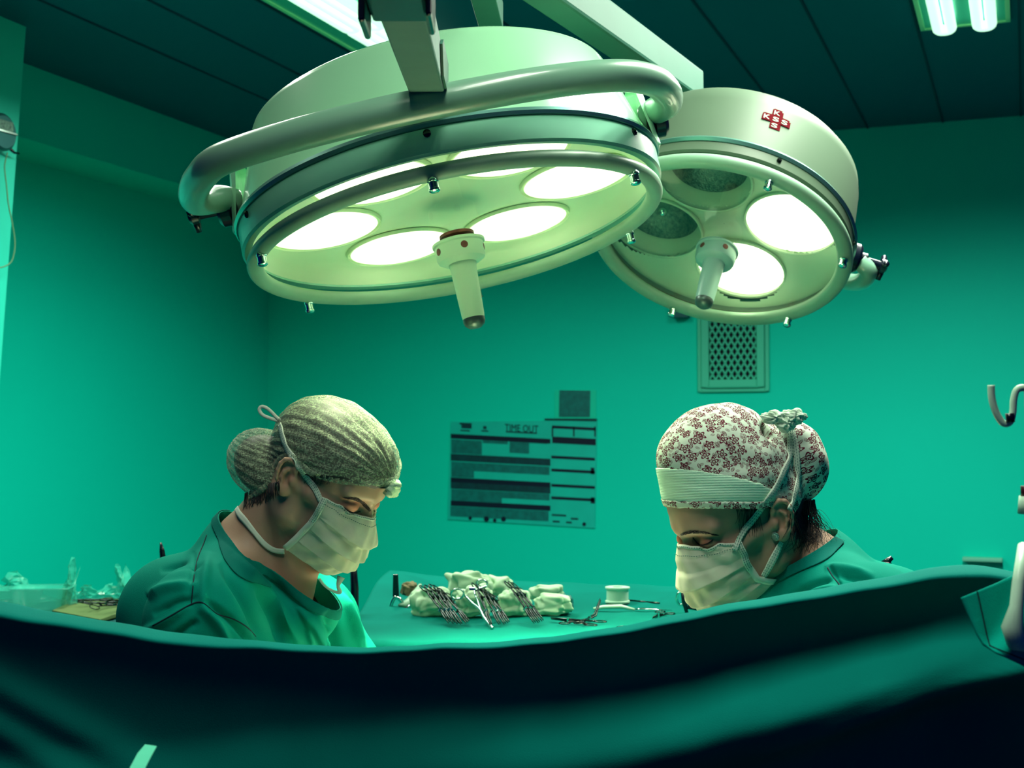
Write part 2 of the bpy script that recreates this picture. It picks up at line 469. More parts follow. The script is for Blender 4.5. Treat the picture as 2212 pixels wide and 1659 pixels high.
# nearer left wall face with its end a little out of plumb
pl = MB(); pl.add([(-3.7, 2.2, 0), (-2.97, 2.2, 0), (-2.97, 3.17, 0), (-3.7, 3.17, 0), (-3.7, 2.2, CEIL), (-2.97, 2.2, CEIL), (-2.97, 3.41, CEIL), (-3.7, 3.41, CEIL)],
                  [(0, 3, 2, 1), (4, 5, 6, 7), (0, 1, 5, 4), (1, 2, 6, 5), (2, 3, 7, 6), (3, 0, 4, 7)])
struct(pl.build('wall_left_near', M_pillar))
k = 2
for i in range(-9, 6):
    X = -0.005 + 0.3045 * i
    if X < -3.2 or X > 1.5: continue
    struct(MB().box((X - 0.0035, -1.4, CEIL - 0.004), (X + 0.0035, WY, CEIL + 0.001)).build('trim_%d' % k, M_seam)); k += 1

# ------------------------------------------------------------------ ceiling light fixtures
def troffer(x, y, sx, sy, watts, label):
    t = thing('ceiling_light', label, 'ceiling light', (x, y, CEIL), group='recessed fluorescent ceiling lights')
    hx, hy = sx / 2, sy / 2
    f = MB(); b = 0.014
    f.box((-hx, -hy, -0.010), (-hx + b, hy, -0.001)); f.box((hx - b, -hy, -0.010), (hx, hy, -0.001))
    f.box((-hx + b, -hy, -0.010), (hx - b, -hy + b, -0.001)); f.box((-hx + b, hy - b, -0.010), (hx - b, hy, -0.001))
    f.build('frame', M_trofframe, t)
    MB().box((-hx + b, -hy + b, -0.006), (hx - b, hy - b, -0.004)).build('reflector', M_troffer, t)
    xs = (0.0, 0.085) if x < -1.5 else (-sx * 0.22, sx * 0.22)
    for xx in xs:
        n = max(1, int(round(sy / 0.6)))
        L = (sy - 0.06) / n
        for j in range(n):
            y0 = -hy + 0.03 + j * L + 0.012; y1 = y0 + L - 0.024
            g = MB(); r = 0.017
            path = [(xx - 0.020, y0, -0.026), (xx - 0.020, y1 - 0.02, -0.026)] + \
                   [(xx - 0.020 * math.cos(a), y1 - 0.02 + 0.02 * math.sin(a), -0.026) for a in (0.5, 1.0, 1.57, 2.1, 2.6)] + \
                   [(xx + 0.020, y1 - 0.02, -0.026), (xx + 0.020, y0, -0.026)]
            g.tube(path, r, n=10)
            g.build('tube', M_tube, t, smooth=True)
    for xx in xs: area('fluorescent_light', (xx, 0, -0.046), 0.055, sy * 0.95, watts / 2, TUBE_COL, t, spread=math.radians(160))
    return t
TL = ['long recessed ceiling light crossing the top behind the large lamp', 'recessed ceiling light with rounded tube ends at top right corner',
      'recessed ceiling light above the camera', 'recessed ceiling light above the left side of the camera']
for a, l in zip(TROFFERS, TL): troffer(*a, l)

# ------------------------------------------------------------------ things on the back wall
def wp(px, py, off=0.0):
    p = on_plane(px, py, 1, WY); return Vector((p.x, WY - off, p.z))
def wall_quad(mb, pts, off, th=0.001):
    V = [wp(*p, off=off) for p in pts]; Wv = [wp(*p, off=off - th) for p in pts]
    mb.add([tuple(v) for v in V + Wv], [(0, 1, 2, 3), (7, 6, 5, 4), (0, 4, 5, 1), (1, 5, 6, 2), (2, 6, 7, 3), (3, 7, 4, 0)])
# vent
c = wp(1585, 740)
vt = thing('air_vent', 'square wall vent with diamond mesh below the smaller lamp', 'vent', (c.x, WY, c.z))
x0, x1 = wp(1508, 760).x - c.x, wp(1662, 760).x - c.x
zb = wp(1585, 846).z - c.z; zt = wp(1585, 610).z - c.z
def ring(mb, xa, xb, za, zb_, w, d0, d1):
    mb.box((xa, -d1, za), (xa + w, -d0, zb_)); mb.box((xb - w, -d1, za), (xb, -d0, zb_))
    mb.box((xa + w, -d1, za), (xb - w, -d0, za + w)); mb.box((xa + w, -d1, zb_ - w), (xb - w, -d0, zb_))
f1 = MB(); ring(f1, x0, x1, zb, zt, 0.018, 0.0, 0.014); f1.build('outer_frame', M_ventframe, vt, bevel=0.003)
f2 = MB(); ring(f2, x0 + 0.0185, x1 - 0.0185, zb + 0.0185, zt - 0.0185, 0.034, 0.0, 0.026); f2.build('inner_frame', M_ventframe, vt, bevel=0.004)
ix0, ix1, iz0, iz1 = x0 + 0.052, x1 - 0.052, zb + 0.052, zt - 0.052
MB().box((ix0, -0.004, iz0), (ix1, -0.001, iz1)).build('opening', M_ventdark, vt)
g = MB()
nx = 7.5; cw = (ix1 - ix0) / nx; chh = cw * 1.75
sl = chh / cw
def clipseg(a, b):
    (ax, az), (bx, bz) = a, b; t0, t1 = 0.0, 1.0; dx, dz = bx - ax, bz - az
    for p, q in ((-dx, ax - ix0), (dx, ix1 - ax), (-dz, az - iz0), (dz, iz1 - az)):
        if abs(p) < 1e-9:
            if q < 0: return None
            continue
        r = q / p
        if p < 0: t0 = max(t0, r)
        else: t1 = min(t1, r)
    if t0 >= t1: return None
    return (ax + dx * t0, az + dz * t0), (ax + dx * t1, az + dz * t1)
H = iz1 - iz0
for i in range(-30, 40):
    for s_ in (1, -1):
        xa = ix0 + i * cw; s1 = clipseg((xa, iz0), (xa + s_ * H / sl, iz1))
        if s1: g.tube([(s1[0][0], -0.010, s1[0][1]), (s1[1][0], -0.010, s1[1][1])], 0.0042, n=6, flat=0.6, nrm=(0, 1, 0))
g.build('mesh_grille', M_ventframe, vt)

# time-out board
def poster():
    c = wp(1130, 1025)
    t = thing('wall_chart', 'TIME OUT checklist board with dark ruled rows on the back wall', 'poster', (c.x, WY, c.z))
    m = MB(); wall_quad(m, [(975, 911), (1290, 908), (1286, 1141), (968, 1122)], 0.006, 0.006); m.build('board', M_poster, t, world=True)
    # left column x 976..1192, right column 1194..1288 (slope .055)
    def row(x0, x1, y, h, mb, off=0.0075):
        s = 0.052
        wall_quad(mb, [(x0, y), (x1, y + (x1 - x0) * s), (x1, y + h + (x1 - x0) * s), (x0, y + h)], off, 0.0014)
    k = MB()
    for y, h in ((937, 10), (1031, 10), (1081, 11)): row(975, 1190, y, h, k)
    for y, h in ((919, 6), (943, 14)): row(1194, 1288, y, h, k)
    for y in (984, 1012, 1045, 1072): row(1192, 1286, y, 6, k)
    for x in (1193, 1239, 1285): row(x, x + 3, 921, 22, k)
    row(1277, 1285, 1010, 14, k)
    row(1277, 1286, 1074, 13, k)
    k.build('ruled_bars', M_ink, t, world=True)
    k = MB()
    for y, h in ((980, 15), (1041, 14)): row(975, 1190, y, h, k, 0.0073)
    k.build('heading_rows', M_ink2, t, world=True)
    k = MB()
    for x0, x1, y, h in ((976, 1042, 949, 30), (1102, 1144, 950, 28), (1044, 1098, 950, 7), (1144, 1184, 951, 6), (976, 1188, 997, 18), (976, 1025, 1015, 15), (976, 1188, 1056, 14),
                         (976, 1085, 1070, 11), (974, 1186, 1093, 22)):
        row(x0, x1, y, h, k, 0.0068)
    k.build('text_rows', M_ink3, t, world=True)
    k = MB()
    for x, y, r in ((1017, 1119, 4), (1052, 1121, 6), (1070, 1124, 4), (1089, 1121, 5.5), (1263, 1132, 4)):
        cc = wp(x, y, 0.0); rr = r / FPX * 6.3
        V = [(cc.x + rr * math.cos(a * PI / 6), WY - 0.0085, cc.z + rr * math.sin(a * PI / 6)) for a in range(12)]
        V2 = [(v[0], WY - 0.006, v[2]) for v in V]
        k = MB(); k.add(V + V2, [tuple(range(11, -1, -1)), tuple(range(12, 24))] + [(a, (a + 1) % 12, 12 + (a + 1) % 12, 12 + a) for a in range(12)])
        k.build('magnet', M_ink, t, world=True)
    k = MB()
    for x0, x1, y, h in ((994, 1020, 913, 4), (998, 1020, 917, 8), (996, 1016, 928, 3), (1045, 1052, 920, 7), (1041, 1056, 929, 3), (1094, 1161, 931, 3),
                         (1193, 1224, 1110, 4), (1234, 1250, 1118, 4), (1195, 1210, 1124, 4), (1224, 1236, 1126, 4)):
        k = MB(); row(x0, x1, y, h, k, 0.0072); k.build('small_print', M_ink2, t, world=True)
    text('TIME OUT', 'heading', wp(1092, 931, 0.0078), wp(1164, 935, 0.0078), 15.5 / FPX * 6.2, M_ink, t)

def text(body, name, pa, pb, height, m, parent, depth=0.0006, bold=0.0, mtx=None):
    """word set between world points a and b, converted to a mesh"""
    cu = bpy.data.curves.new(name, 'FONT'); cu.body = body; cu.extrude = depth / max(height, 1e-6); cu.offset = bold
    cu.resolution_u = 3
    o = bpy.data.objects.new(name, cu); C.objects.link(o)
    dg = bpy.context.evaluated_depsgraph_get()
    me = bpy.data.meshes.new_from_object(o.evaluated_get(dg))
    V = np.array([v.co[:] for v in me.vertices]); F = [tuple(p.vertices) for p in me.polygons]
    bpy.data.objects.remove(o, do_unlink=True)
    V[:, 0] -= V[:, 0].min(); w = V[:, 0].max(); V[:, 1] -= V[:, 1].min(); h = V[:, 1].max()
    if mtx is not None:
        V[:, 0] = (V[:, 0] / w - 0.5); V[:, 1] = (V[:, 1] / h - 0.5)
        return V, F
    ex = (pb - pa); L = ex.length; ex.normalize(); ez = Vector((0, 0, 1)); ny = ex.cross(ez).normalized()
    out = [tuple(pa + ex * (v[0] / w * L) + ez * (v[1] / h * height) + ny * (v[2] * height)) for v in V]
    return mesh_obj(name, out, F, m, parent, smooth=False, world=True)
poster()
# small sheet above the board
c = wp(1242, 873)
sg = thing('wall_sign', 'small square notice with dark printed centre above the checklist board', 'sign', (c.x, WY, c.z))
m = MB(); wall_quad(m, [(1199, 843), (1288, 843), (1288, 904), (1199, 904)], 0.004, 0.004); m.build('sheet', mat('notice_paper', (0.0, 0.60, 0.40), rough=0.4), sg, world=True)
m = MB(); wall_quad(m, [(1209, 843), (1276, 844), (1275, 901), (1208, 901)], 0.0052, 0.001); m.build('printed_panel', M_ink3, sg, world=True)
m = MB(); wall_quad(m, [(1178, 904), (1290, 905), (1290, 909), (1178, 907)], 0.012, 0.012); m.build('ledge', M_ink2, sg, world=True)
# little dark box on the wall next to the vent
c = wp(1474, 674)
o = MB().box((c.x - 0.036, WY - 0.05, c.z - 0.03), (c.x + 0.036, WY, c.z + 0.05)).build('outlet_box', mat('dark_box', (0.0, 0.10, 0.11), rough=0.5), bevel=0.004)
tag(o, 'small dark junction box on the wall beside the vent', 'box')
# pale ledge at the right
a, b = wp(2080, 1202), wp(2166, 1213)
o = MB().box((a.x, WY - 0.05, b.z), (b.x, WY, a.z)).build('wall_rail', mat('pale_rail', (0.12, 0.50, 0.36), rough=0.5), bevel=0.003)
tag(o, 'short pale rail on the back wall above the drape at right', 'rail')

# ------------------------------------------------------------------ gauge on the near left wall
gp = on_plane(-22, 288, 0, -2.97)
gt = thing('wall_gauge', 'round metal drum with printed label and hanging cord on left wall', 'gauge', gp)
q = Matrix.Rotation(PI / 2, 4, 'Y')
MB().lathe([(0, 0.0), (0.052, 0.0), (0.058, 0.006), (0.058, 0.05), (0.050, 0.058), (0, 0.058)], 40, q).build('drum', mat('drum_metal', (0.02, 0.13, 0.13), rough=0.35, metal=0.5), gt, auto=35)
MB().box((0.0585, -0.035, 0.005), (0.0598, 0.035, 0.035)).build('label_plate', M_label, gt)
MB().box((0.0585, -0.048, -0.002), (0.064, 0.050, 0.003)).build('ledge_strip', M_chrome, gt)
MB().tube([(0.03, 0.045, -0.035), (0.03, 0.075, -0.048), (0.03, 0.095, -0.046)], [0.006, 0.004, 0.003], 8).build('wing_nut', M_black, gt, smooth=True)
cpts = [on_plane(x, y, 0, -2.93) for x, y in ((16, 330), (10, 360), (14, 400), (18, 440), (26, 480), (32, 520), (30, 548), (22, 568), (0, 578), (-30, 575))]
MB().tube([tuple(p) for p in catmull([tuple(p) for p in cpts], 6)], 0.0022, 6).build('cord', M_cord, gt, smooth=True, world=True)

# ------------------------------------------------------------------ surgical lamps
def lamp_frame(px, py, d, wx, wy, ratio):
    v = ray(px, py).normalized()
    w = RIGHT * wx - UP * wy
    w = (w - v * w.dot(v)).normalized()
    n = -ratio * v + math.sqrt(1 - ratio * ratio) * w
    Z = -n
    X = RIGHT * wy + UP * wx * 1.0
    X = RIGHT * wy - UP * (-wx)
    X = (X - Z * X.dot(Z)).normalized()
    Y = Z.cross(X)
    m = Matrix.Identity(4)
    for i in range(3): m[i][0] = X[i]; m[i][1] = Y[i]; m[i][2] = Z[i]; m[i][3] = (EYE + ray(px, py) * d)[i]
    return m
def knurl(mb, x, y, z0, z1, r, n=14):
    prof = [(0, z0), (r * 0.8, z0), (r, z0 + 0.002), (r, z0 + 0.005), (r * 0.86, z0 + 0.006), (r * 0.86, z1 - 0.006), (r, z1 - 0.005), (r, z1 - 0.001), (r * .6, z1), (0, z1)]
    mb.lathe(prof, n, Matrix.Translation((x, y, z0 * 0)))

def handle(t, sc, mh, up=0.0):
    z_ = Matrix.Translation((0, 0, up))
    MB().lathe([(0.0, -0.001), (0.030, -0.001), (0.030, -0.006), (0.021, -0.006), (0.021, -0.012), (0.0235, -0.012), (0.0235, -0.016), (0.021, -0.016), (0.021, -0.022), (0.0235, -0.022), (0.0235, -0.028), (0, -0.028)], 32).build('handle_thread', M_copper, t, auto=30)
    c = MB().lathe([(0.0, -0.026), (0.040, -0.026), (0.0455, -0.028), (0.0455, -0.032), (0.042, -0.034), (0.042, -0.055), (0.040, -0.060), (0.030, -0.066), (0.0, -0.068)], 48, z_).build('handle_collar', mh, t, auto=35)
    for i in range(5):
        a = i * 2 * PI / 5 - PI / 2 + 0.25
        k = MB(); k.lathe([(0, 0), (0.0062, 0), (0.0062, 0.0016), (0, 0.0016)], 14, z_ @ Matrix.Rotation(a, 4, 'Z') @ Matrix.Translation((0.0408, 0, -0.044)) @ Matrix.Rotation(PI / 2, 4, 'Y'))
        k.build('collar_plug', M_copper, c)
    h = MB().lathe([(0.0245, -0.064), (0.0225, -0.075), (0.0195, -0.165 + up * 0.6), (0.0185, -0.172 + up * 0.6)], 40, z_).build('handle', mh, t, smooth=True)
    MB().lathe([(0.0190, -0.171), (0.0190, -0.176), (0.017, -0.182), (0.011, -0.187), (0, -0.1885)], 40, Matrix.Translation((0, 0, up * 1.6))).build('handle_tip', M_tip, h, smooth=True)

# ---- large lamp
LM = lamp_frame(986, 505, 2.30, 0.20, 0.98, 0.285)
big = thing('surgical_lamp', 'large round surgical lamp with six lit lenses and curved yoke', 'surgical lamp', matrix=LM)
R = 0.362
MB().lathe([(R - 0.004, 0.069), (R - 0.008, 0.080), (0.314, 0.218), (0.310, 0.226), (0.300, 0.232), (0.0, 0.236)], 128).build('housing', M_shell, big, auto=40)
MB().lathe([(R - 0.010, 0.057), (R + 0.003, 0.058), (R + 0.006, 0.063), (R + 0.003, 0.069), (R - 0.012, 0.070)], 128).build('trim_ring', M_trim, big, auto=40)
MB().lathe([(R - 0.016, 0.018), (R - 0.004, 0.016), (R, 0.020), (R, 0.057), (R - 0.014, 0.058), (R - 0.016, 0.018)], 128).build('housing_band', M_band, big, auto=40)
# bezel ring standing just off the band, on the clips
prof = []
for a in range(0, 361, 20):
    th = math.radians(a); prof.append((0.3445 + 0.0140 * math.cos(th), -0.005 + 0.0125 * math.sin(th)))
MB().lathe(prof, 128).build('bezel', M_bezel, big, smooth=True)
MB().lathe([(0.0, 0.0), (0.342, 0.0)], 96).build('glass', M_glass, big)
pn = MB().lathe([(0.346, 0.022), (0.335, 0.050), (0.30, 0.058), (0.0, 0.058)], 96).build('reflector_pan', M_pan, big, smooth=True)
for i in range(6):
    a = i * PI / 3
    x, y = 0.222 * math.cos(a), 0.222 * math.sin(a)
    T = Matrix.Translation((x, y, 0))
    rf = MB().lathe([(0.099, 0.050), (0.101, 0.056), (0.095, 0.058), (0.093, 0.052)], 48, T).build('lens_rim', M_pan, pn, smooth=True)
    MB().lathe([(0.0935, 0.053), (0.08, 0.047), (0.05, 0.041), (0, 0.038)], 48, T).build('lens', M_lamp, pn, smooth=True)
    area('lamp_light', (x, y, 0.034), 0.17, 0.17, 2.9, LAMP_COL, big, 'DISK', math.radians(56))
handle(big, 1, M_handle, 0.012)
k = 0
for i in range(6):
    a = math.radians(268 + i * 60)
    m = MB(); x, y = 0.349 * math.cos(a), 0.349 * math.sin(a)
    m.lathe([(0, -0.014), (0.007, -0.014), (0.0085, -0.017), (0.0085, -0.020), (0.0072, -0.021), (0.0072, -0.030), (0.0085, -0.031), (0.0085, -0.034), (0.006, -0.036), (0, -0.036)], 16, Matrix.Translation((x, y, 0)))
    m.build('clip_knob', M_chrome, big, auto=40)
    a2 = a + math.radians(1)
    m = MB().lathe([(0, 0), (0.006, 0), (0.006, 0.003), (0.003, 0.005), (0, 0.005)], 12, Matrix.Rotation(a2, 4, 'Z') @ Matrix.Translation((R, 0, 0.049)) @ Matrix.Rotation(PI / 2, 4, 'Y'))
    m.build('screw', M_steel, big, auto=40)
# side fairings carrying the pivots, pivots and knobs
for s in (-1, 1):
    m = MB(); m.add([(s * 0.362, -0.045, 0.072), (s * 0.362, 0.07, 0.072), (s * 0.342, 0.07, 0.205), (s * 0.342, -0.045, 0.205),
                     (s * 0.372, -0.03, 0.072), (s * 0.372, 0.05, 0.072), (s * 0.358, 0.05, 0.200), (s * 0.358, -0.03, 0.200)],
                    [(4, 5, 6, 7), (0, 4, 7, 3), (1, 2, 6, 5), (3, 7, 6, 2), (0, 1, 5, 4)])
    m.build('side_fairing', M_shell, big, bevel=0.003)
    q = Matrix.Translation((s * 0.357, 0, 0.128)) @ Matrix.Rotation(s * PI / 2, 4, 'Y')
    MB().lathe([(0, 0), (0.030, 0), (0.032, 0.003), (0.032, 0.012), (0.030, 0.014), (0.032, 0.016), (0.032, 0.032), (0.026, 0.038), (0, 0.038)], 32, q).build('pivot', M_black, big, auto=30)
    if s > 0: continue      # the other knob sits hidden behind the yoke end
    kn = MB().lathe([(0, 0.036), (0.010, 0.036), (0.010, 0.072), (0.016, 0.074), (0.018, 0.084), (0.013, 0.090), (0, 0.090)], 24, q).build('pivot_knob', M_black, big, auto=30)
    w = MB()
    for b in range(3):
        a = b * 2 * PI / 3 + 0.4
        w.tube([tuple(q @ Vector((0.006 * math.cos(a), 0.006 * math.sin(a), 0.081))), tuple(q @ Vector((0.031 * math.cos(a), 0.031 * math.sin(a), 0.081)))], [0.008, 0.006], 10)
    w.build('knob_wing', M_black, kn, smooth=True)
yk = [(-0.385, -0.005, 0.098), (-0.408, -0.03, 0.102), (-0.424, -0.075, 0.092), (-0.428, -0.13, 0.076), (-0.415, -0.20, 0.062), (-0.375, -0.285, 0.050), (-0.31, -0.355, 0.042),
      (-0.20, -0.398, 0.036), (-0.08, -0.418, 0.033), (0.05, -0.420, 0.033), (0.18, -0.402, 0.036), (0.28, -0.362, 0.042), (0.350, -0.295, 0.052), (0.392, -0.21, 0.066),
      (0.410, -0.13, 0.082), (0.413, -0.07, 0.094), (0.402, -0.025, 0.100), (0.385, -0.005, 0.098)]
yk = [(x * (1 - 0.06 * min(1, max(0, (abs(x) - 0.30) / 0.10))), y, z + 0.026 - 0.026 * y + 0.010 * math.exp(-(y / 0.06) ** 2)) for x, y, z in yk]
MB().tube([tuple(p) for p in catmull(yk, 8)], 0.0238, 24).build('yoke', M_yoke, big, smooth=True)

# mounting arm of the large lamp, running level towards the ceiling column
def beam(pa, pb, w, h, upv, name, m, parent, bev=0.003, wa=None):
    pa, pb = Vector(pa), Vector(pb); d = (pb - pa).normalized(); s = d.cross(upv).normalized(); u = s.cross(d).normalized()
    V = []
    for p in (pa, pb):
        for a, b in ((-1, -1), (1, -1), (1, 1), (-1, 1)): V.append(tuple(p + s * (a * w / 2) + u * (b * h / 2)))
    mb = MB(); mb.add(V, [(0, 1, 2, 3), (7, 6, 5, 4), (0, 4, 5, 1), (1, 5, 6, 2), (2, 6, 7, 3), (3, 7, 4, 0)])
    return mb.build(name, m, parent, world=True, bevel=bev)
ZU = Vector((0, 0, 1))
a0 = P(925, 216, 1.93) + ZU * 0.028; a1 = P(856, 0, 1.33) + ZU * 0.028
arm = beam(a0, a1, 0.050, 0.052, ZU, 'arm', M_arm, big)
d = (a1 - a0).normalized(); sv = d.cross(ZU).normalized()
# side cover plate and end plate
pm = MB()
def sp(t_, u_, off): return tuple(a0 + d * t_ + ZU * u_ + sv * off)
sgn = 1 if sv.dot(RIGHT) > 0 else -1
pm.add([sp(0.0, -0.022, sgn * 0.0255), sp(0.16, -0.022, sgn * 0.0255), sp(0.20, 0.012, sgn * 0.0255), sp(0.17, 0.024, sgn * 0.0255), sp(0.0, 0.024, sgn * 0.0255),
        sp(0.0, -0.022, sgn * 0.029), sp(0.16, -0.022, sgn * 0.029), sp(0.20, 0.012, sgn * 0.029), sp(0.17, 0.024, sgn * 0.029), sp(0.0, 0.024, sgn * 0.029)],
       [(0, 1, 2, 3, 4), (9, 8, 7, 6, 5), (0, 5, 6, 1), (1, 6, 7, 2), (2, 7, 8, 3), (3, 8, 9, 4), (4, 9, 5, 0)])
pm.build('side_cover', M_beam, arm, world=True)
for tt in (0.012, 0.555):
    bs = MB(); bs.lathe([(0, 0), (0.004, 0), (0.004, 0.0015), (0, 0.0015)], 10, Matrix.Translation(a0 + d * tt - ZU * 0.0275))
    bs.build('arm_screw', M_black, arm, world=True)
# dark hinge bracket where the arm meets the column
hb = MB()
bc = P(856, -6, 1.325) + ZU * 0.028
bx = Matrix.Translation(bc) @ Matrix.Rotation(YAW, 4, 'Z')
hb.box((-0.029, -0.05, -0.036), (0.029, 0.055, 0.040), bx)
hb.box((-0.036, -0.02, -0.058), (-0.029, 0.045, 0.03), bx); hb.box((0.029, -0.02, -0.052), (0.036, 0.05, 0.03), bx)
hb.build('hinge_bracket', M_black, arm, world=True, bevel=0.004)
col_p = Vector((bc.x, bc.y, 0))
MB().tube([(bc.x - 0.01, bc.y - 0.01, bc.z + 0.03), (bc.x - 0.01, bc.y - 0.01, CEIL)], 0.03, 20).build('drop_pole', M_beam, big, smooth=True, world=True)

# ---- small lamp
SM = lamp_frame(1552, 530, 2.85, -0.25, 0.97, 0.60)
sml = thing('surgical_lamp', 'smaller round surgical lamp with two lit and two unlit lenses and red cross emblem', 'surgical lamp', matrix=SM)
r2 = 0.276
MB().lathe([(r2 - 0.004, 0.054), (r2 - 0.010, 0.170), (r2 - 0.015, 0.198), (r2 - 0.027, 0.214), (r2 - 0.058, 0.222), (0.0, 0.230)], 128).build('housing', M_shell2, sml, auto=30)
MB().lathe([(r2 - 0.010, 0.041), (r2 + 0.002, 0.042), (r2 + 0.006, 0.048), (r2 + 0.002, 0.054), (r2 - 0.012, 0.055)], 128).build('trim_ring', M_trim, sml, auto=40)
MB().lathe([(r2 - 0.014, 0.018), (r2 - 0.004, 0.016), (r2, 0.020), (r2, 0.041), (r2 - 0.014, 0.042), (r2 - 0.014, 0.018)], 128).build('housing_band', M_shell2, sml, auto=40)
prof = []
for a in range(0, 361, 20):
    th = math.radians(a); prof.append((0.264 + 0.0165 * math.cos(th), 0.0 + 0.0135 * math.sin(th)))
MB().lathe(prof, 128).build('bezel', M_bezel, sml, smooth=True)
MB().lathe([(0.0, 0.002), (0.258, 0.002)], 96).build('glass', M_glass, sml)
# concave pan with four openings
ang0 = math.radians(60)
holes = [(0.150 * math.cos(ang0 + i * PI / 2), 0.150 * math.sin(ang0 + i * PI / 2)) for i in range(4)]
n_r, n_a = 46, 160
V = []; F = []
for i in range(n_r + 1):
    rr = 0.262 * (i / n_r) ** 0.9 + 0.001
    for j in range(n_a):
        th = 2 * PI * j / n_a; x, y = rr * math.cos(th), rr * math.sin(th)
        z = 0.060 - 0.030 * (rr / 0.262) ** 4
        V.append([x, y, z])
for i in range(n_r):
    for j in range(n_a):
        F.append((i * n_a + j, i * n_a + (j + 1) % n_a, (i + 1) * n_a + (j + 1) % n_a, (i + 1) * n_a + j))
F2 = []
V = np.array(V)
hr = 0.100
for f in F:
    c = V[list(f)].mean(0)
    if all((c[0] - hx) ** 2 + (c[1] - hy) ** 2 > (hr - 0.003) ** 2 for hx, hy in holes): F2.append(f)
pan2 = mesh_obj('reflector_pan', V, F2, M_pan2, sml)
fac = mat('faceted_reflector', (0.16, 0.26, 0.20), rough=0.35, metal=0.7, bump=1.0, bscale=260, col2=(0.05, 0.12, 0.10), vscale=120)
for i, (hx, hy) in enumerate(holes):
    T = Matrix.Translation((hx, hy, 0))
    lit = i in (1 + 2, 0)
    lit = (hx > 0.0 and hy < 0.12) if False else (i in (0, 3))
    MB().lathe([(hr - 0.004, 0.050), (hr, 0.047), (hr + 0.002, 0.052), (hr - 0.002, 0.060)], 56, T).build('lens_rim', M_pan2, pan2, smooth=True)
    if lit:
        MB().lathe([(hr - 0.002, 0.058), (0.08, 0.052), (0.05, 0.047), (0, 0.044)], 48, T).build('lens', M_lamp_hot, pan2, smooth=True)
        area('lamp_light', (hx, hy, 0.038), 0.17, 0.17, 2.6, LAMP_COL, sml, 'DISK', math.radians(66))
    else:
        MB().lathe([(0.084, 0.088), (0.076, 0.108), (0.050, 0.128), (0.018, 0.136), (0, 0.136)], 56, T).build('reflector_bowl', fac, pan2, smooth=True)
        MB().lathe([(hr - 0.001, 0.055), (hr - 0.005, 0.064), (0.086, 0.080), (0.083, 0.090)], 56, T).build('recess_wall', M_pan2, pan2, smooth=True)
        MB().lathe([(0, 0.133), (0.012, 0.133), (0.014, 0.115), (0.010, 0.095), (0, 0.088)], 20, T).build('bulb', M_chrome, pan2, smooth=True)
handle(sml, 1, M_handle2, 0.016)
for i in range(6):
    a = math.radians(278 + i * 60)
    x, y = 0.264 * math.cos(a), 0.264 * math.sin(a)
    MB().lathe([(0, -0.012), (0.007, -0.012), (0.0085, -0.015), (0.0085, -0.018), (0.0072, -0.019), (0.0072, -0.028), (0.0085, -0.029), (0.0085, -0.032), (0.006, -0.034), (0, -0.034)], 16, Matrix.Translation((x, y, 0))).build('clip_knob', M_chrome, sml, auto=40)
    MB().lathe([(0, 0), (0.005, 0), (0.005, 0.003), (0.003, 0.005), (0, 0.005)], 12, Matrix.Rotation(a + 0.02, 4, 'Z') @ Matrix.Translation((r2, 0, 0.034)) @ Matrix.Rotation(PI / 2, 4, 'Y')).build('screw', M_steel, sml, auto=40)
# red cross emblem wrapped on the near side of the housing
ea = math.radians(-86); ez = 0.136; er = r2 - 0.0078
def wrap(u, v, off): # u around (metres), v up
    a = ea + u / er
    return ((er + off) * math.cos(a), (er + off) * math.sin(a), ez + v)
mb = MB(); s3 = 0.0165
def cell(mb, u, v, su, sv_, off0, off1, n=4):
    V = []; 
    for o_ in (off0, off1):
        for j in (0, 1):
            for i in range(n + 1): V.append(wrap(u - su / 2 + su * i / n, v - sv_ / 2 + sv_ * j, o_))
    F = []; q = n + 1
    for i in range(n):
        F.append((2 * q + i, 2 * q + i + 1, 3 * q + i + 1, 3 * q + i)); F.append((i, i + 1, 2 * q + i + 1, 2 * q + i)); F.append((q + i + 1, q + i, 3 * q + i, 3 * q + i + 1))
    F.append((0, 2 * q, 3 * q, q)); F.append((n, q + n, 3 * q + n, 2 * q + n))
    mb.add(V, F)
for u, v in ((0, 0), (-1, 0), (1, 0), (0, 1), (0, -1)): cell(mb, u * 0.0185, v * 0.0165, 0.0186, 0.0166, 0.0, 0.0022)
for u, v in ((1.60, 0), (0.60, 1), (0.60, -1)): cell(mb, u * 0.0185, v * 0.0165 - 0.001, 0.0045, 0.0150, 0.0, 0.0018)
for u, v in ((0.08, 1.56), (1.08, 0.56), (-0.92, 0.56)): cell(mb, u * 0.0185, v * 0.0165, 0.0170, 0.0022, 0.0, 0.0018)
em = mb.build('emblem', M_red, sml, smooth=False)
for ch, u, v in (('K', 0, 1), ('K', -1, 0), ('S', 0, 0), ('S', 1, 0), ('S', 0, -1)):
    Vt, Ft = text(ch, 'letter', None, None, 1.0, None, None, mtx=True, bold=0.01)
    out = [wrap(u * 0.0185 + p[0] * 0.0125, v * 0.0165 + p[1] * 0.0105, 0.0024 + (0.0006 if p[2] > 0 else 0)) for p in Vt]
    mesh_obj('letter', out, Ft, M_letter, em, smooth=False)
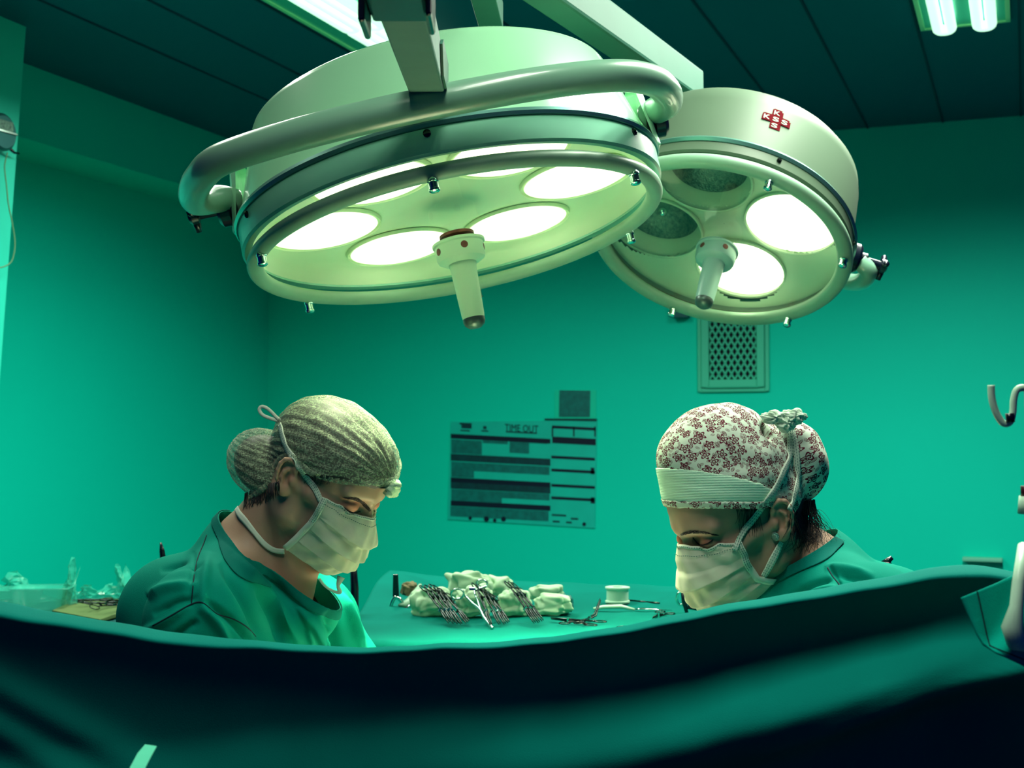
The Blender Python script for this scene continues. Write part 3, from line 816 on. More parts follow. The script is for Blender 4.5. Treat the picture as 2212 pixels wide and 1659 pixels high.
# pivots, yoke and arm
for s in (-1, 1):
    q = Matrix.Translation((s * (r2 - 0.004), 0.0, 0.075)) @ Matrix.Rotation(s * PI / 2, 4, 'Y')
    MB().lathe([(0, 0), (0.030, 0), (0.032, 0.003), (0.032, 0.020), (0.028, 0.026), (0, 0.026)], 32, q).build('pivot', M_black, sml, auto=30)
    kn = MB().lathe([(0, 0.024), (0.016, 0.024), (0.017, 0.040), (0.010, 0.046), (0.010, 0.072), (0.015, 0.074), (0.016, 0.084), (0.010, 0.088), (0, 0.088)], 24, q).build('pivot_knob', M_black, sml, auto=30)
    w = MB()
    for b in range(3):
        a = b * 2 * PI / 3 + 0.9
        w.tube([tuple(q @ Vector((0.006 * math.cos(a), 0.006 * math.sin(a), 0.080))), tuple(q @ Vector((0.030 * math.cos(a), 0.030 * math.sin(a), 0.080)))], [0.008, 0.006], 10)
    w.build('knob_wing', M_black, kn, smooth=True)
yk2 = [(0.300, 0.0, 0.070), (0.325, 0.01, 0.060), (0.332, 0.06, 0.072), (0.325, 0.13, 0.110), (0.29, 0.21, 0.165), (0.22, 0.275, 0.215), (0.11, 0.315, 0.25), (0, 0.325, 0.26),
       (-0.11, 0.315, 0.25), (-0.22, 0.275, 0.215), (-0.29, 0.21, 0.165), (-0.325, 0.13, 0.110), (-0.332, 0.06, 0.072), (-0.325, 0.01, 0.060), (-0.300, 0.0, 0.070)]
MB().tube([tuple(p) for p in catmull(yk2, 8)], 0.019, 20).build('yoke', M_yoke, sml, smooth=True)
b0 = P(1492, 188, 2.98); b1 = P(1140, -62, 2.18)
ar2 = beam(b0, b1, 0.062, 0.066, ZU, 'arm', M_beam, sml, bev=0.006)
# link from the far end of the arm down to the yoke
yc = SM @ Vector((0, 0.325, 0.26))
MB().tube([tuple(b0 + ZU * 0.0), tuple(b0 + (yc - b0) * 0.5 + ZU * 0.06), tuple(yc)], 0.02, 16).build('arm_link', M_beam, ar2, smooth=True, world=True)
MB().tube([(b1.x, b1.y, b1.z), (b1.x, b1.y, CEIL)], 0.035, 20).build('drop_pole', M_beam, sml, smooth=True, world=True)
# stub of another arm coming down beside them
s0 = P(1061, 58, 2.45) + ZU * 0.02; s1 = P(1000, -170, 1.95) + ZU * 0.02
st = thing('lamp_arm', 'short end of a square ceiling arm above the large lamp', 'lamp arm', (s1.x, s1.y, CEIL))
beam(s0, s1, 0.044, 0.05, ZU, 'arm_tube', M_beam, st)
MB().tube([(s1.x, s1.y, s1.z), (s1.x, s1.y, CEIL)], 0.03, 16).build('drop_pole', M_beam, st, smooth=True, world=True)

# ------------------------------------------------------------------ implicit surfaces for bodies and soft things
def nets(Fd, xs, ys, zs):
    """surface of a sampled field (negative inside) on a rectilinear grid"""
    s = Fd < 0
    c = np.zeros(tuple(n - 1 for n in s.shape), dtype=np.uint8)
    for i in (0, 1):
        for j in (0, 1):
            for k in (0, 1):
                c += s[i:s.shape[0] - 1 + i, j:s.shape[1] - 1 + j, k:s.shape[2] - 1 + k]
    act = (c > 0) & (c < 8)
    I = np.argwhere(act)
    idx = np.full(act.shape, -1, dtype=np.int32); idx[act] = np.arange(len(I))
    acc = np.zeros((len(I), 3)); cnt = np.zeros(len(I))
    ax = [xs, ys, zs]
    cor = [(i, j, k) for i in (0, 1) for j in (0, 1) for k in (0, 1)]
    for a in cor:
        for d in range(3):
            if a[d] == 1: continue
            b = list(a); b[d] = 1
            A = I + np.array(a); B = I + np.array(b)
            fa = Fd[A[:, 0], A[:, 1], A[:, 2]].astype(float); fb = Fd[B[:, 0], B[:, 1], B[:, 2]].astype(float)
            m = (fa < 0) != (fb < 0)
            t = np.where(m, fa / np.where(m, fa - fb, 1), 0)
            pa = np.stack([ax[q][A[:, q]] for q in range(3)], 1); pb = np.stack([ax[q][B[:, q]] for q in range(3)], 1)
            acc[m] += (pa + (pb - pa) * t[:, None])[m]; cnt[m] += 1
    V = acc / cnt[:, None]
    Q = []
    for d in range(3):
        u, w = [q for q in range(3) if q != d]
        sl0 = [slice(None)] * 3; sl1 = [slice(None)] * 3
        sl0[d] = slice(0, -1); sl1[d] = slice(1, None)
        x = s[tuple(sl0)] != s[tuple(sl1)]
        E = np.argwhere(x)
        ok = (E[:, u] > 0) & (E[:, w] > 0) & (E[:, u] < s.shape[u] - 1) & (E[:, w] < s.shape[w] - 1)
        E = E[ok]
        def cell(du, dw):
            e = E.copy(); e[:, u] -= du; e[:, w] -= dw
            return idx[e[:, 0], e[:, 1], e[:, 2]]
        q = np.stack([cell(1, 1), cell(0, 1), cell(0, 0), cell(1, 0)], 1)
        neg = s[E[:, 0], E[:, 1], E[:, 2]]
        flip = neg if d != 1 else ~neg
        q[~flip] = q[~flip][:, ::-1]
        Q.append(q)
    Fq = np.concatenate(Q)
    return V, Fq

class Field:
    def __init__(s, xs, ys, zs):
        s.a = [np.asarray(q, dtype=np.float32) for q in (xs, ys, zs)]
        s.f = np.full(tuple(len(q) for q in s.a), 0.3, dtype=np.float32)
    def put(s, fn, c, R, k=0.0, op='u'):
        """combine fn over the ball box (centre c, radius R); fn takes an (N,3)-like broadcast array"""
        sl = []
        for q in range(3):
            lo = np.searchsorted(s.a[q], c[q] - R - k - 0.012); hi = np.searchsorted(s.a[q], c[q] + R + k + 0.012)
            if hi <= lo: return
            sl.append(slice(lo, hi))
        X, Y, Z = np.meshgrid(s.a[0][sl[0]], s.a[1][sl[1]], s.a[2][sl[2]], indexing='ij')
        d = fn(np.stack([X, Y, Z], -1)).astype(np.float32)
        f = s.f[tuple(sl)]
        if op == 'u':
            if k <= 0: r = np.minimum(f, d)
            else:
                h = np.clip(0.5 + 0.5 * (f - d) / k, 0, 1); r = f * (1 - h) + d * h - k * h * (1 - h)
        elif op == 's':
            h = np.clip(0.5 - 0.5 * (f + d) / max(k, 1e-6), 0, 1); r = f * (1 - h) - d * h + k * h * (1 - h)
        elif op == 'i':
            r = np.maximum(f, d)
        s.f[tuple(sl)] = r
    def rc(s, a, b, ra, rb, k=0.01, op='u'):
        a = np.array(a, dtype=np.float32); b = np.array(b, dtype=np.float32); ab = b - a; L = float(ab @ ab) + 1e-12
        def fn(p):
            h = np.clip(((p - a) @ ab) / L, 0, 1)[..., None]
            return np.linalg.norm(p - a - h * ab, axis=-1) - (ra + (rb - ra) * h[..., 0])
        s.put(fn, (a + b) / 2, math.sqrt(L) / 2 + max(ra, rb), k, op)
    def ell(s, c, r, Rm=None, k=0.01, op='u'):
        c = np.array(c, dtype=np.float32); r = np.array(r, dtype=np.float32)
        Rm = None if Rm is None else np.array(Rm, dtype=np.float32)
        def fn(p):
            q = p - c
            if Rm is not None: q = q @ Rm           # columns of Rm are the ellipsoid's axes
            k0 = np.linalg.norm(q / r, axis=-1); k1 = np.linalg.norm(q / (r * r), axis=-1) + 1e-9
            return k0 * (k0 - 1) / k1
        s.put(fn, c, float(max(r)), k, op)
def axis_coords(lo, hi, flo, fhi, fine, coarse):
    out = []
    x = lo
    while x < flo: out.append(x); x += coarse
    x = flo
    while x < fhi: out.append(x); x += fine
    x = fhi
    while x < hi + coarse: out.append(x); x += coarse
    return np.array(out)

# view frame: x right, y away from the camera, z up (world height)
VFM = Matrix(((cy_, -sy_, 0, 0), (sy_, cy_, 0, 0), (0, 0, 1, 0), (0, 0, 0, 1)))
VFI = VFM.inverted()
def VP(px, py, d):
    p = VFI @ P(px, py, d); return np.array(p[:])

def ref(mesh):  # BVH of world-space mesh given as arrays
    V, F = mesh
    return BVHTree.FromPolygons([tuple(v) for v in V], [tuple(int(i) for i in f) for f in F])
def hit(bvhs, px, py):
    r = ray(px, py).normalized(); best = None
    for b in bvhs:
        h = b.ray_cast(EYE, r)
        if h[0] is not None and (best is None or h[3] < best[2]):
            n = h[1] if h[1].dot(r) < 0 else -h[1]
            best = (h[0], n, h[3])
    return best
def surf_path(bvhs, pts, off=0.001, n=6, dd=0.0):
    """pixel polyline -> world points and normals lying on the first surface seen (or at the last depth)"""
    q = [Vector((p[0], p[1], p[2] if len(p) > 2 else 0)) for p in pts]
    q = catmull([tuple(v) for v in q], n) if n > 1 else q
    P3 = []; N3 = []; last = None
    raw = []
    for v in q:
        if v.z > 0.5: raw.append((P(v.x, v.y, v.z), -ray(v.x, v.y).normalized(), v.z)); continue
        h = hit(bvhs, v.x, v.y)
        raw.append(None if h is None else (h[0] + h[1] * off, h[1], (h[0] - EYE).dot(FWD)))
    ds = [r[2] if r else None for r in raw]
    for i, r in enumerate(raw):
        if r is None:
            j = min((j for j in range(len(raw)) if ds[j] is not None), key=lambda j: abs(j - i), default=None)
            dj = ds[j] if j is not None else 1.7
            raw[i] = (P(q[i].x, q[i].y, dj), -ray(q[i].x, q[i].y).normalized(), dj)
    for r in raw: P3.append(r[0]); N3.append(r[1])
    # light smoothing
    for _ in range(2):
        P3 = [P3[0]] + [P3[i] * 0.5 + (P3[i - 1] + P3[i + 1]) * 0.25 for i in range(1, len(P3) - 1)] + [P3[-1]]
        N3 = [N3[0]] + [(N3[i] * 0.5 + (N3[i - 1] + N3[i + 1]) * 0.25).normalized() for i in range(1, len(N3) - 1)] + [N3[-1]]
    return P3, N3
def ribbon(mb, P3, N3, w, th=0.0008, nw=3, crown=0.0):
    ws = w if isinstance(w, (list, tuple)) else [w] * len(P3)
    if len(ws) != len(P3):
        ws = [float(x) for x in np.interp(np.linspace(0, 1, len(P3)), np.linspace(0, 1, len(ws)), ws)]
    V = []; F = []; m = nw + 1
    for i, p in enumerate(P3):
        t = (P3[min(i + 1, len(P3) - 1)] - P3[max(i - 1, 0)]).normalized(); s_ = t.cross(N3[i]).normalized()
        for lay in (0, 1):
            for j in range(m):
                u = j / nw - 0.5
                V.append(tuple(p + s_ * (u * ws[i]) + N3[i] * ((th if lay else 0) + crown * (0.25 - u * u))))
    st = 2 * m
    for i in range(len(P3) - 1):
        for j in range(nw):
            a = i * st + j; b = (i + 1) * st + j
            F.append((a, a + 1, b + 1, b)); F.append((a + m, b + m, b + m + 1, a + m + 1))
        F.append((i * st, (i + 1) * st, (i + 1) * st + m, i * st + m))
        F.append((i * st + nw, i * st + m + nw, (i + 1) * st + m + nw, (i + 1) * st + nw))
    e = (len(P3) - 1) * st
    for j in range(nw):
        F.append((j, j + m, j + m + 1, j + 1)); F.append((e + j, e + j + 1, e + j + m + 1, e + j + m))
    mb.add(V, F)
def strand(mb, P3, r0, r1, n=4):
    rs = [r0 + (r1 - r0) * i / (len(P3) - 1) for i in range(len(P3))]
    mb.tube([tuple(p) for p in P3], rs, n)

# ------------------------------------------------------------------ heads
class Head:
    """local axes: x person's right, y forward, z up; origin between the ear canals"""
    def __init__(s, ear_px, ear_d, yaw_vec, pitch, near_sign, roll=0.0, scale=1.0):
        # yaw_vec: horizontal facing direction in the view frame
        f = np.array([yaw_vec[0], yaw_vec[1], 0.0]); f /= np.linalg.norm(f)
        side = np.cross(f, (0, 0, 1))
        fw = f * math.cos(pitch) - np.array([0, 0, 1.0]) * math.sin(pitch)
        up = np.cross(side, fw)
        if roll:
            up2 = up * math.cos(roll) + side * math.sin(roll); side = side * math.cos(roll) - up * math.sin(roll); up = up2
        s.R = np.stack([side, fw, up], 1)      # columns = local axes in the view frame
        s.sc = scale
        s.o = VP(ear_px[0], ear_px[1], ear_d) - s.R @ np.array([0.074 * near_sign, 0, 0]) * scale
        s.near = near_sign
    def __call__(s, p): return s.o + s.R @ (np.array(p) * s.sc)
    def local(s, V): return ((V - s.o) @ s.R) / s.sc
    def rot(s, M): return s.R @ np.array(M)
def eul(rx, ry, rz):
    return np.array((Matrix.Rotation(rz, 3, 'Z') @ Matrix.Rotation(ry, 3, 'Y') @ Matrix.Rotation(rx, 3, 'X')))

def head_field(Fd, H, lid=1.0):
    k = H.sc
    def E(c, r, k_=0.01, op='u', M=None): Fd.ell(H(c), np.array(r) * k, H.R if M is None else H.R @ M, k_, op)
    def Rc(a, b, ra, rb, k_=0.01, op='u'): Fd.rc(H(a), H(b), ra * k, rb * k, k_, op)
    E((0, -0.008, 0.046), (0.072, 0.092, 0.075), 0.0)
    E((0, 0.030, 0.052), (0.064, 0.062, 0.056), 0.012)
    E((0, 0.038, -0.022), (0.056, 0.052, 0.072), 0.02)
    E((0, -0.015, -0.005), (0.062, 0.060, 0.055), 0.02)
    for s in (-1, 1):
        Rc((s * 0.050, 0.006, -0.050), (s * 0.016, 0.076, -0.090), 0.017, 0.013, 0.016)
        Rc((s * 0.055, -0.002, -0.010), (s * 0.050, 0.006, -0.050), 0.016, 0.017, 0.016)
        Rc((s * 0.061, 0.026, -0.002), (s * 0.043, 0.064, -0.013), 0.009, 0.011, 0.016)
        Rc((s * 0.046, 0.070, 0.032), (s * 0.012, 0.084, 0.034), 0.009, 0.010, 0.014)
    Rc((-0.010, 0.080, -0.092), (0.010, 0.080, -0.092), 0.013, 0.013, 0.014)
    Rc((-0.012, 0.088, -0.054), (0.012, 0.088, -0.054), 0.011, 0.011, 0.014)
    # sockets, lids
    for s in (-1, 1):
        E((s * 0.031, 0.101, 0.012), (0.019, 0.018, 0.0125), 0.014, 's')
        E((s * 0.031, 0.0735, 0.0125), (0.0150, 0.0135, 0.0125), 0.003)
        Rc((s * 0.016, 0.080, 0.0035), (s * 0.045, 0.073, 0.0025), 0.005, 0.004, 0.006)
        # lid crease
        pts = [(s * 0.0165, 0.0845, 0.0175), (s * 0.025, 0.0885, 0.0215), (s * 0.034, 0.0868, 0.0225), (s * 0.044, 0.078, 0.019)]
        for a, b in zip(pts[:-1], pts[1:]): Rc(a, b, 0.0012, 0.0012, 0.002, 's')
        # dark slit under the lash line
        pts = [(s * 0.019, 0.0842, 0.0065), (s * 0.027, 0.0880, 0.0040), (s * 0.036, 0.0862, 0.0042), (s * 0.0455, 0.0775, 0.0080)]
        for a, b in zip(pts[:-1], pts[1:]): Rc(a, b, 0.0010, 0.0010, 0.0015, 's')
    # nose
    Rc((0, 0.082, 0.022), (0, 0.100, -0.012), 0.0072, 0.0085, 0.012)
    E((0, 0.101, -0.018), (0.008, 0.008, 0.008), 0.006)
    for s in (-1, 1): E((s * 0.011, 0.094, -0.022), (0.008, 0.010, 0.008), 0.006)
    # ears
    for s in (-1, 1):
        ax = s * 0.072
        tilt = Matrix.Rotation(s * 0.42, 3, 'Z') @ Matrix.Rotation(0.22, 3, 'X')
        M = np.array(tilt)
        c = np.array((ax + s * 0.006, -0.014, 0.004))
        def q(y, z, x=0.0): return tuple(c + M @ np.array((s * x, y * 0.88, z * 0.88)))
        E(tuple(c), (0.0035, 0.0128, 0.0255), 0.004, 'u', M)
        hel = [q(0.012, 0.004, 0.001), q(0.011, 0.014, 0.003), q(0.007, 0.024, 0.004), q(-0.001, 0.0295, 0.005), q(-0.010, 0.027, 0.005), q(-0.0155, 0.018, 0.005), q(-0.0165, 0.006, 0.005), q(-0.0145, -0.007, 0.004), q(-0.009, -0.018, 0.003), q(-0.001, -0.0265, 0.002)]
        for a, b in zip(hel[:-1], hel[1:]): Rc(a, b, 0.0032, 0.0032, 0.003)
        E(q(0.001, -0.0255, 0.0015), (0.0042, 0.0085, 0.0095), 0.005, 'u', M)
        E(q(-0.002, 0.020, 0.006), (0.0032, 0.009, 0.0045), 0.002, 's', M)      # scapha hollow
        E(q(0.003, -0.003, 0.0065), (0.0065, 0.0085, 0.0115), 0.003, 's', M)    # concha
        E(q(-0.0105, 0.002, 0.0055), (0.003, 0.0028, 0.015), 0.002, 's', M)
        an = [q(-0.001, 0.013, 0.004), q(-0.0075, 0.007, 0.0045), q(-0.0085, -0.004, 0.0045), q(-0.005, -0.013, 0.004)]
        for a, b in zip(an[:-1], an[1:]): Rc(a, b, 0.0022, 0.0022, 0.002)
        E(q(0.0105, -0.006, 0.004), (0.0035, 0.0035, 0.006), 0.003, 'u', M)     # tragus
        Rc(q(0.012, -0.004), (s * 0.066, 0.004, -0.004), 0.006, 0.008, 0.006)

def build_body(name, Hd, J, lab):
    """J: joints in the view frame"""
    fl = Hd.o - 0.145 * Hd.sc; fh = Hd.o + 0.145 * Hd.sc
    allp = np.array([J[k] for k in J])
    lo = allp.min(0) - 0.16; hi = allp.max(0) + 0.16; lo[2] = -0.01; hi[2] = max(hi[2], fh[2] + 0.02)
    fine = 0.0017
    ax = [axis_coords(min(lo[q], fl[q]), max(hi[q], fh[q]), fl[q], fh[q], fine, 0.0075) for q in range(3)]
    Fd = Field(*ax)
    head_field(Fd, Hd)
    g = J
    def Rc(a, b, ra, rb, k=0.03): Fd.rc(g[a] if isinstance(a, str) else a, g[b] if isinstance(b, str) else b, ra, rb, k)
    # neck
    Fd.rc(Hd((0, -0.030, -0.030)), g['neck'], 0.050, 0.056, 0.02)
    Fd.rc(Hd((0, 0.012, -0.070)), g['pit'] + (g['neck'] - g['pit']) * 0.35, 0.036, 0.046, 0.025)
    for s in (-1, 1):
        Fd.rc(Hd((s * 0.055, -0.025, -0.035)), g['pit'] + (g['neck'] - g['pit']) * 0.1, 0.012, 0.009, 0.018)
    torso_prims(Fd, g, 0.0)
    # arms
    for s in ('R', 'L'):
        Rc('sh' + s, 'el' + s, 0.052, 0.040, 0.03); Rc('el' + s, 'wr' + s, 0.038, 0.026, 0.02)
        w = g['wr' + s]; d = w - g['el' + s]; d = d / np.linalg.norm(d)
        sd = np.cross(d, (0, 0, 1)); sd = sd / np.linalg.norm(sd); dn = np.cross(sd, d)
        pc = w + d * 0.055
        Fd.ell(pc, (0.040, 0.050, 0.016), np.stack([sd, d, dn], 1), 0.012)
        for i, (off, L) in enumerate(((-0.030, 0.066), (-0.010, 0.076), (0.010, 0.072), (0.030, 0.056))):
            b = w + d * 0.095 + sd * off; m = b + d * L * 0.5 - dn * 0.006 + sd * off * 0.1; e = m + d * L * 0.38 - dn * 0.022
            Fd.rc(b, m, 0.0095, 0.0085, 0.004); Fd.rc(m, e, 0.0085, 0.007, 0.003)
        ts = 1 if s == 'L' else -1
        b = w + d * 0.035 + sd * ts * 0.034; m = b + d * 0.035 + sd * ts * 0.026 - dn * 0.01; e = m + d * 0.030 - dn * 0.012
        Fd.rc(b, m, 0.013, 0.011, 0.006); Fd.rc(m, e, 0.0105, 0.009, 0.004)
    # legs
    for s in ('R', 'L'):
        Rc('hip' + s, 'kn' + s, 0.080, 0.052, 0.03); Rc('kn' + s, 'an' + s, 0.050, 0.034, 0.03)
        a = g['an' + s]; f = a + J['face'] * 0.13; f[2] = 0.035
        b = a.copy(); b[2] = 0.045
        Fd.rc(b, f, 0.040, 0.030, 0.02)
    Fd.f = Fd.f.astype(np.float32)
    V, F = nets(Fd.f, *ax)
    return V, F

def torso_prims(Fd, g, o, neck=False, Hd=None):
    def Rc(a, b, ra, rb, k=0.04): Fd.rc(a, b, ra + o, rb + o, k)
    mid = (g['shR'] + g['shL']) / 2
    shv = (g['shL'] - g['shR']); shv = shv / np.linalg.norm(shv)
    Rc(g['neck'], g['shR'] * 0.8 + g['neck'] * 0.2, 0.046, 0.050, 0.03)
    Rc(g['neck'], g['shL'] * 0.8 + g['neck'] * 0.2, 0.046, 0.050, 0.03)
    Rc(g['shR'], g['shL'], 0.058, 0.058)
    ch = g['chest']; bw = 0.085
    Rc(ch - shv * bw, ch + shv * bw, 0.100, 0.100, 0.06)
    Rc(g['back'] - shv * 0.06, g['back'] + shv * 0.06, 0.080, 0.080, 0.06)
    wa = g['waist']
    Rc(ch - shv * 0.05, wa - shv * 0.05, 0.105, 0.085, 0.06); Rc(ch + shv * 0.05, wa + shv * 0.05, 0.105, 0.085, 0.06)
    pv = g['pelvis']
    Rc(wa - shv * 0.04, pv - shv * 0.065, 0.090, 0.100, 0.06); Rc(wa + shv * 0.04, pv + shv * 0.065, 0.090, 0.100, 0.06)

def densify(V, F, times=1):
    """Catmull-like subdivision through bmesh"""
    me = bpy.data.meshes.new('tmp'); me.from_pydata(V.tolist(), [], F.tolist() if isinstance(F, np.ndarray) else F)
    bm = bmesh.new(); bm.from_mesh(me)
    bmesh.ops.subdivide_edges(bm, edges=bm.edges, cuts=1, use_grid_fill=True, smooth=0)
    bmesh.ops.smooth_vert(bm, verts=bm.verts, factor=0.5, use_axis_x=True, use_axis_y=True, use_axis_z=True)
    bm.to_mesh(me); bm.free()
    V2 = np.array([v.co[:] for v in me.vertices]); F2 = [tuple(p.vertices) for p in me.polygons]
    bpy.data.meshes.remove(me)
    return V2, F2
def bis(V, F, co, no, outer=True, inner=False, smooth=0):
    me = bpy.data.meshes.new('tmp'); me.from_pydata(V.tolist(), [], F if isinstance(F, list) else F.tolist())
    bm = bmesh.new(); bm.from_mesh(me)
    bmesh.ops.bisect_plane(bm, geom=list(bm.verts) + list(bm.edges) + list(bm.faces), plane_co=Vector(co), plane_no=Vector(no), clear_outer=outer, clear_inner=inner)
    bm.to_mesh(me); bm.free()
    V2 = np.array([v.co[:] for v in me.vertices]); F2 = [tuple(p.vertices) for p in me.polygons]
    bpy.data.meshes.remove(me)
    return V2, F2
def vnormals(V, F):
    me = bpy.data.meshes.new('tmp'); me.from_pydata(V.tolist(), [], F if isinstance(F, list) else F.tolist()); me.update()
    N = np.zeros(len(V) * 3); me.vertex_normals.foreach_get('vector', N)
    bpy.data.meshes.remove(me); return N.reshape(-1, 3)
def toworld(V):
    M = np.array(VFM)[:3, :3]; return np.asarray(V) @ M.T
def pixels(V):     # view frame -> pixel coordinates
    Wd = toworld(V) - np.array(EYE[:])
    d = Wd @ np.array(FWD[:]); return 1106 + FPX * (Wd @ np.array(RIGHT[:])) / d, 829.5 - FPX * (Wd @ np.array(UP[:])) / d, d
def ridges(V, F, folds, front_only=True):
    """cloth folds: each is (pixel polyline, height m, half width px, side) laid along the cloth, displaced along the normal"""
    N = vnormals(V, F)
    x, y, d = pixels(V)
    disp = np.zeros(len(V))
    view = V - np.array([0, 0, CAMZ]); view /= np.linalg.norm(view, axis=1)[:, None]
    facing = np.clip(-(N * view).sum(1) * 3 + 0.3, 0, 1)
    for pts, hgt, w in folds:
        q = [(float(a), float(b)) for a, b in pts]
        q = [(v.x, v.y) for v in catmull([(a, b, 0) for a, b in q], 6)]
        best = np.full(len(V), 1e9); tt = np.zeros(len(V))
        for i in range(len(q) - 1):
            a = np.array(q[i]); b = np.array(q[i + 1]); ab = b - a
            h = np.clip(((x - a[0]) * ab[0] + (y - a[1]) * ab[1]) / (ab @ ab + 1e-9), 0, 1)
            dd = np.hypot(x - a[0] - h * ab[0], y - a[1] - h * ab[1])
            m = dd < best; best[m] = dd[m]; tt[m] = (i + h[m]) / (len(q) - 1)
        env = np.clip(np.minimum(tt, 1 - tt) * 3.5, 0, 1)
        disp += 2.1 * hgt * np.exp(-(best / (w * 0.72)) ** 2) * env
    return V + N * (disp * facing)[:, None]

# ------------------------------------------------------------------ people
def grid_faces(nu, nv, closed_u=False):
    F = []
    for i in range(nv - 1):
        for j in range(nu if closed_u else nu - 1):
            F.append((i * nu + j, i * nu + (j + 1) % nu, (i + 1) * nu + (j + 1) % nu, (i + 1) * nu + j))
    return F
def solid(o, th, off=1.0):
    m = o.modifiers.new('solidify', 'SOLIDIFY'); m.thickness = th; m.offset = off; m.use_rim = True
    return o

def make_person(label, Hd, J, neckp, neckn, folds, seams, sleeve_r=0.012, extra=None):
    base = (J['anR'] + J['anL']) / 2
    bw = VFM @ Vector((base[0], base[1], 0.0))
    root = thing('person', label, 'person', (bw.x, bw.y, 0), YAW)
    V, F = build_body('body', Hd, J, label)
    # eye make-up and blush, plus the throat's reddish shade put into skin colour
    L = Hd.local(V); mk = np.zeros(len(V))
    for s in (-1, 1):
        mk = np.maximum(mk, np.clip(1.25 - np.linalg.norm((L - np.array((s * 0.033, 0.082, 0.0155))) / np.array((0.021, 0.024, 0.012)), axis=1), 0, 1) * 0.8)
        mk = np.maximum(mk, np.clip(1.2 - np.linalg.norm((L - np.array((s * 0.074, -0.012, 0.0))) / np.array((0.014, 0.016, 0.024)), axis=1), 0, 1) * 0.35)
    mk = np.maximum(mk, np.clip(1.0 - np.linalg.norm((V - J['pit']) / 0.10, axis=1), 0, 1) * 0.6)
    Wv = toworld(V)
    body = mesh_obj('body', Wv, F, M_skin, root, world=True)
    a = body.data.attributes.new('makeup_and_shade', 'FLOAT', 'POINT'); a.data.foreach_set('value', mk.astype(np.float32))
    sm = body.modifiers.new('smooth', 'SMOOTH'); sm.factor = 0.4; sm.iterations = 2
    bvb = ref((Wv, F))
    # scrub top
    allp = np.array([J[k] for k in ('neck', 'shR', 'shL', 'elR', 'elL', 'pelvis', 'chest', 'back', 'waist')])
    lo = allp.min(0) - 0.20; hi = allp.max(0) + 0.20
    ax = [np.arange(lo[q], hi[q], 0.0042) for q in range(3)]
    Fd = Field(*ax)
    torso_prims(Fd, J, 0.013)
    Fd.rc(Hd((0, -0.030, -0.045)), J['neck'], 0.063, 0.066, 0.03)
    Fd.rc(Hd((0, 0.0, -0.085)), J['pit'], 0.05, 0.056, 0.03)
    for s in ('R', 'L'):
        m = J['sh' + s] * 0.25 + J['el' + s] * 0.75
        Fd.rc(J['sh' + s], m, 0.060, 0.062 + sleeve_r, 0.035)
        e = J['el' + s] * 0.97 + J['sh' + s] * 0.03; dd = (J['el' + s] - J['sh' + s]); dd = dd / np.linalg.norm(dd)
        cc = m + dd * 0.13
        Fd.put(lambda p, mm=m, d_=dd: -(((p - (mm + d_ * 0.015)) @ d_)), m + dd * 0.10, 0.085, 0.012, 's') if False else None
    if extra: extra(Fd)
    # hem just below the hips
    hz = J['pelvis'][2] - 0.06
    zz = Fd.a[2][None, None, :]
    Fd.f = np.maximum(Fd.f, (hz - zz).astype(np.float32) * 1.0)
    V, F = nets(Fd.f, *ax)
    V, F = bis(V, F, neckp, neckn, True, False)
    # keep the piece that holds the torso, drop the cap left round the head side
    V, F = densify(V, F)
    V = ridges(V, F, folds)
    Wv = toworld(V)
    top = mesh_obj('scrub_top', Wv, F, M_scrub, root, world=True)
    bvt = ref((Wv, F))
    solid(top, 0.0018, -1)
    nn = np.array(neckn); nn = nn / np.linalg.norm(nn)
    Vb, Fb = bis(V, F, np.array(neckp) - nn * 0.0125, neckn, False, True)
    # only the ring around the neck
    cen = np.array([Vb[list(f)].mean(0) for f in Fb]); keep = np.linalg.norm(cen - (np.array(neckp)), axis=1) < 0.17
    Fb = [f for f, k_ in zip(Fb, keep) if k_]
    used = sorted({i for f in Fb for i in f}); mp = {u: i for i, u in enumerate(used)}
    Vb = Vb[used]; Fb = [tuple(mp[i] for i in f) for f in Fb]
    Nb = vnormals(Vb, Fb)
    col = mesh_obj('collar_band', toworld(Vb + Nb * 0.0006), Fb, M_scrub_band, top, world=True)
    solid(col, 0.0016, 1)
    sm_ = MB()
    for s_ in seams:
        P3, N3 = surf_path([bvt], s_, 0.0004, 5)
        ribbon(sm_, P3, N3, 0.0016, 0.0006, 1)
    if seams: sm_.build('seam', M_seamdark, top, smooth=True, world=True)
    # trousers
    ax = [np.arange(lo[q], hi[q], 0.009) for q in range(2)] + [np.arange(0.0, J['pelvis'][2] + 0.10, 0.009)]
    Fd = Field(*ax); pv = J['pelvis']; shv = (J['shL'] - J['shR']); shv /= np.linalg.norm(shv)
    Fd.rc(pv - shv * 0.065, pv + shv * 0.065, 0.105, 0.105, 0.02)
    for s in ('R', 'L'):
        Fd.rc(J['hip' + s], J['kn' + s], 0.092, 0.075, 0.03); Fd.rc(J['kn' + s], J['an' + s], 0.075, 0.068, 0.03)
    V, F = nets(Fd.f, *ax)
    V, F = bis(V, F, (0, 0, 0.095), (0, 0, -1), True)
    mesh_obj('scrub_trousers', toworld(V), F, M_pants, root, world=True)
    return root, body, top, bvb, bvt

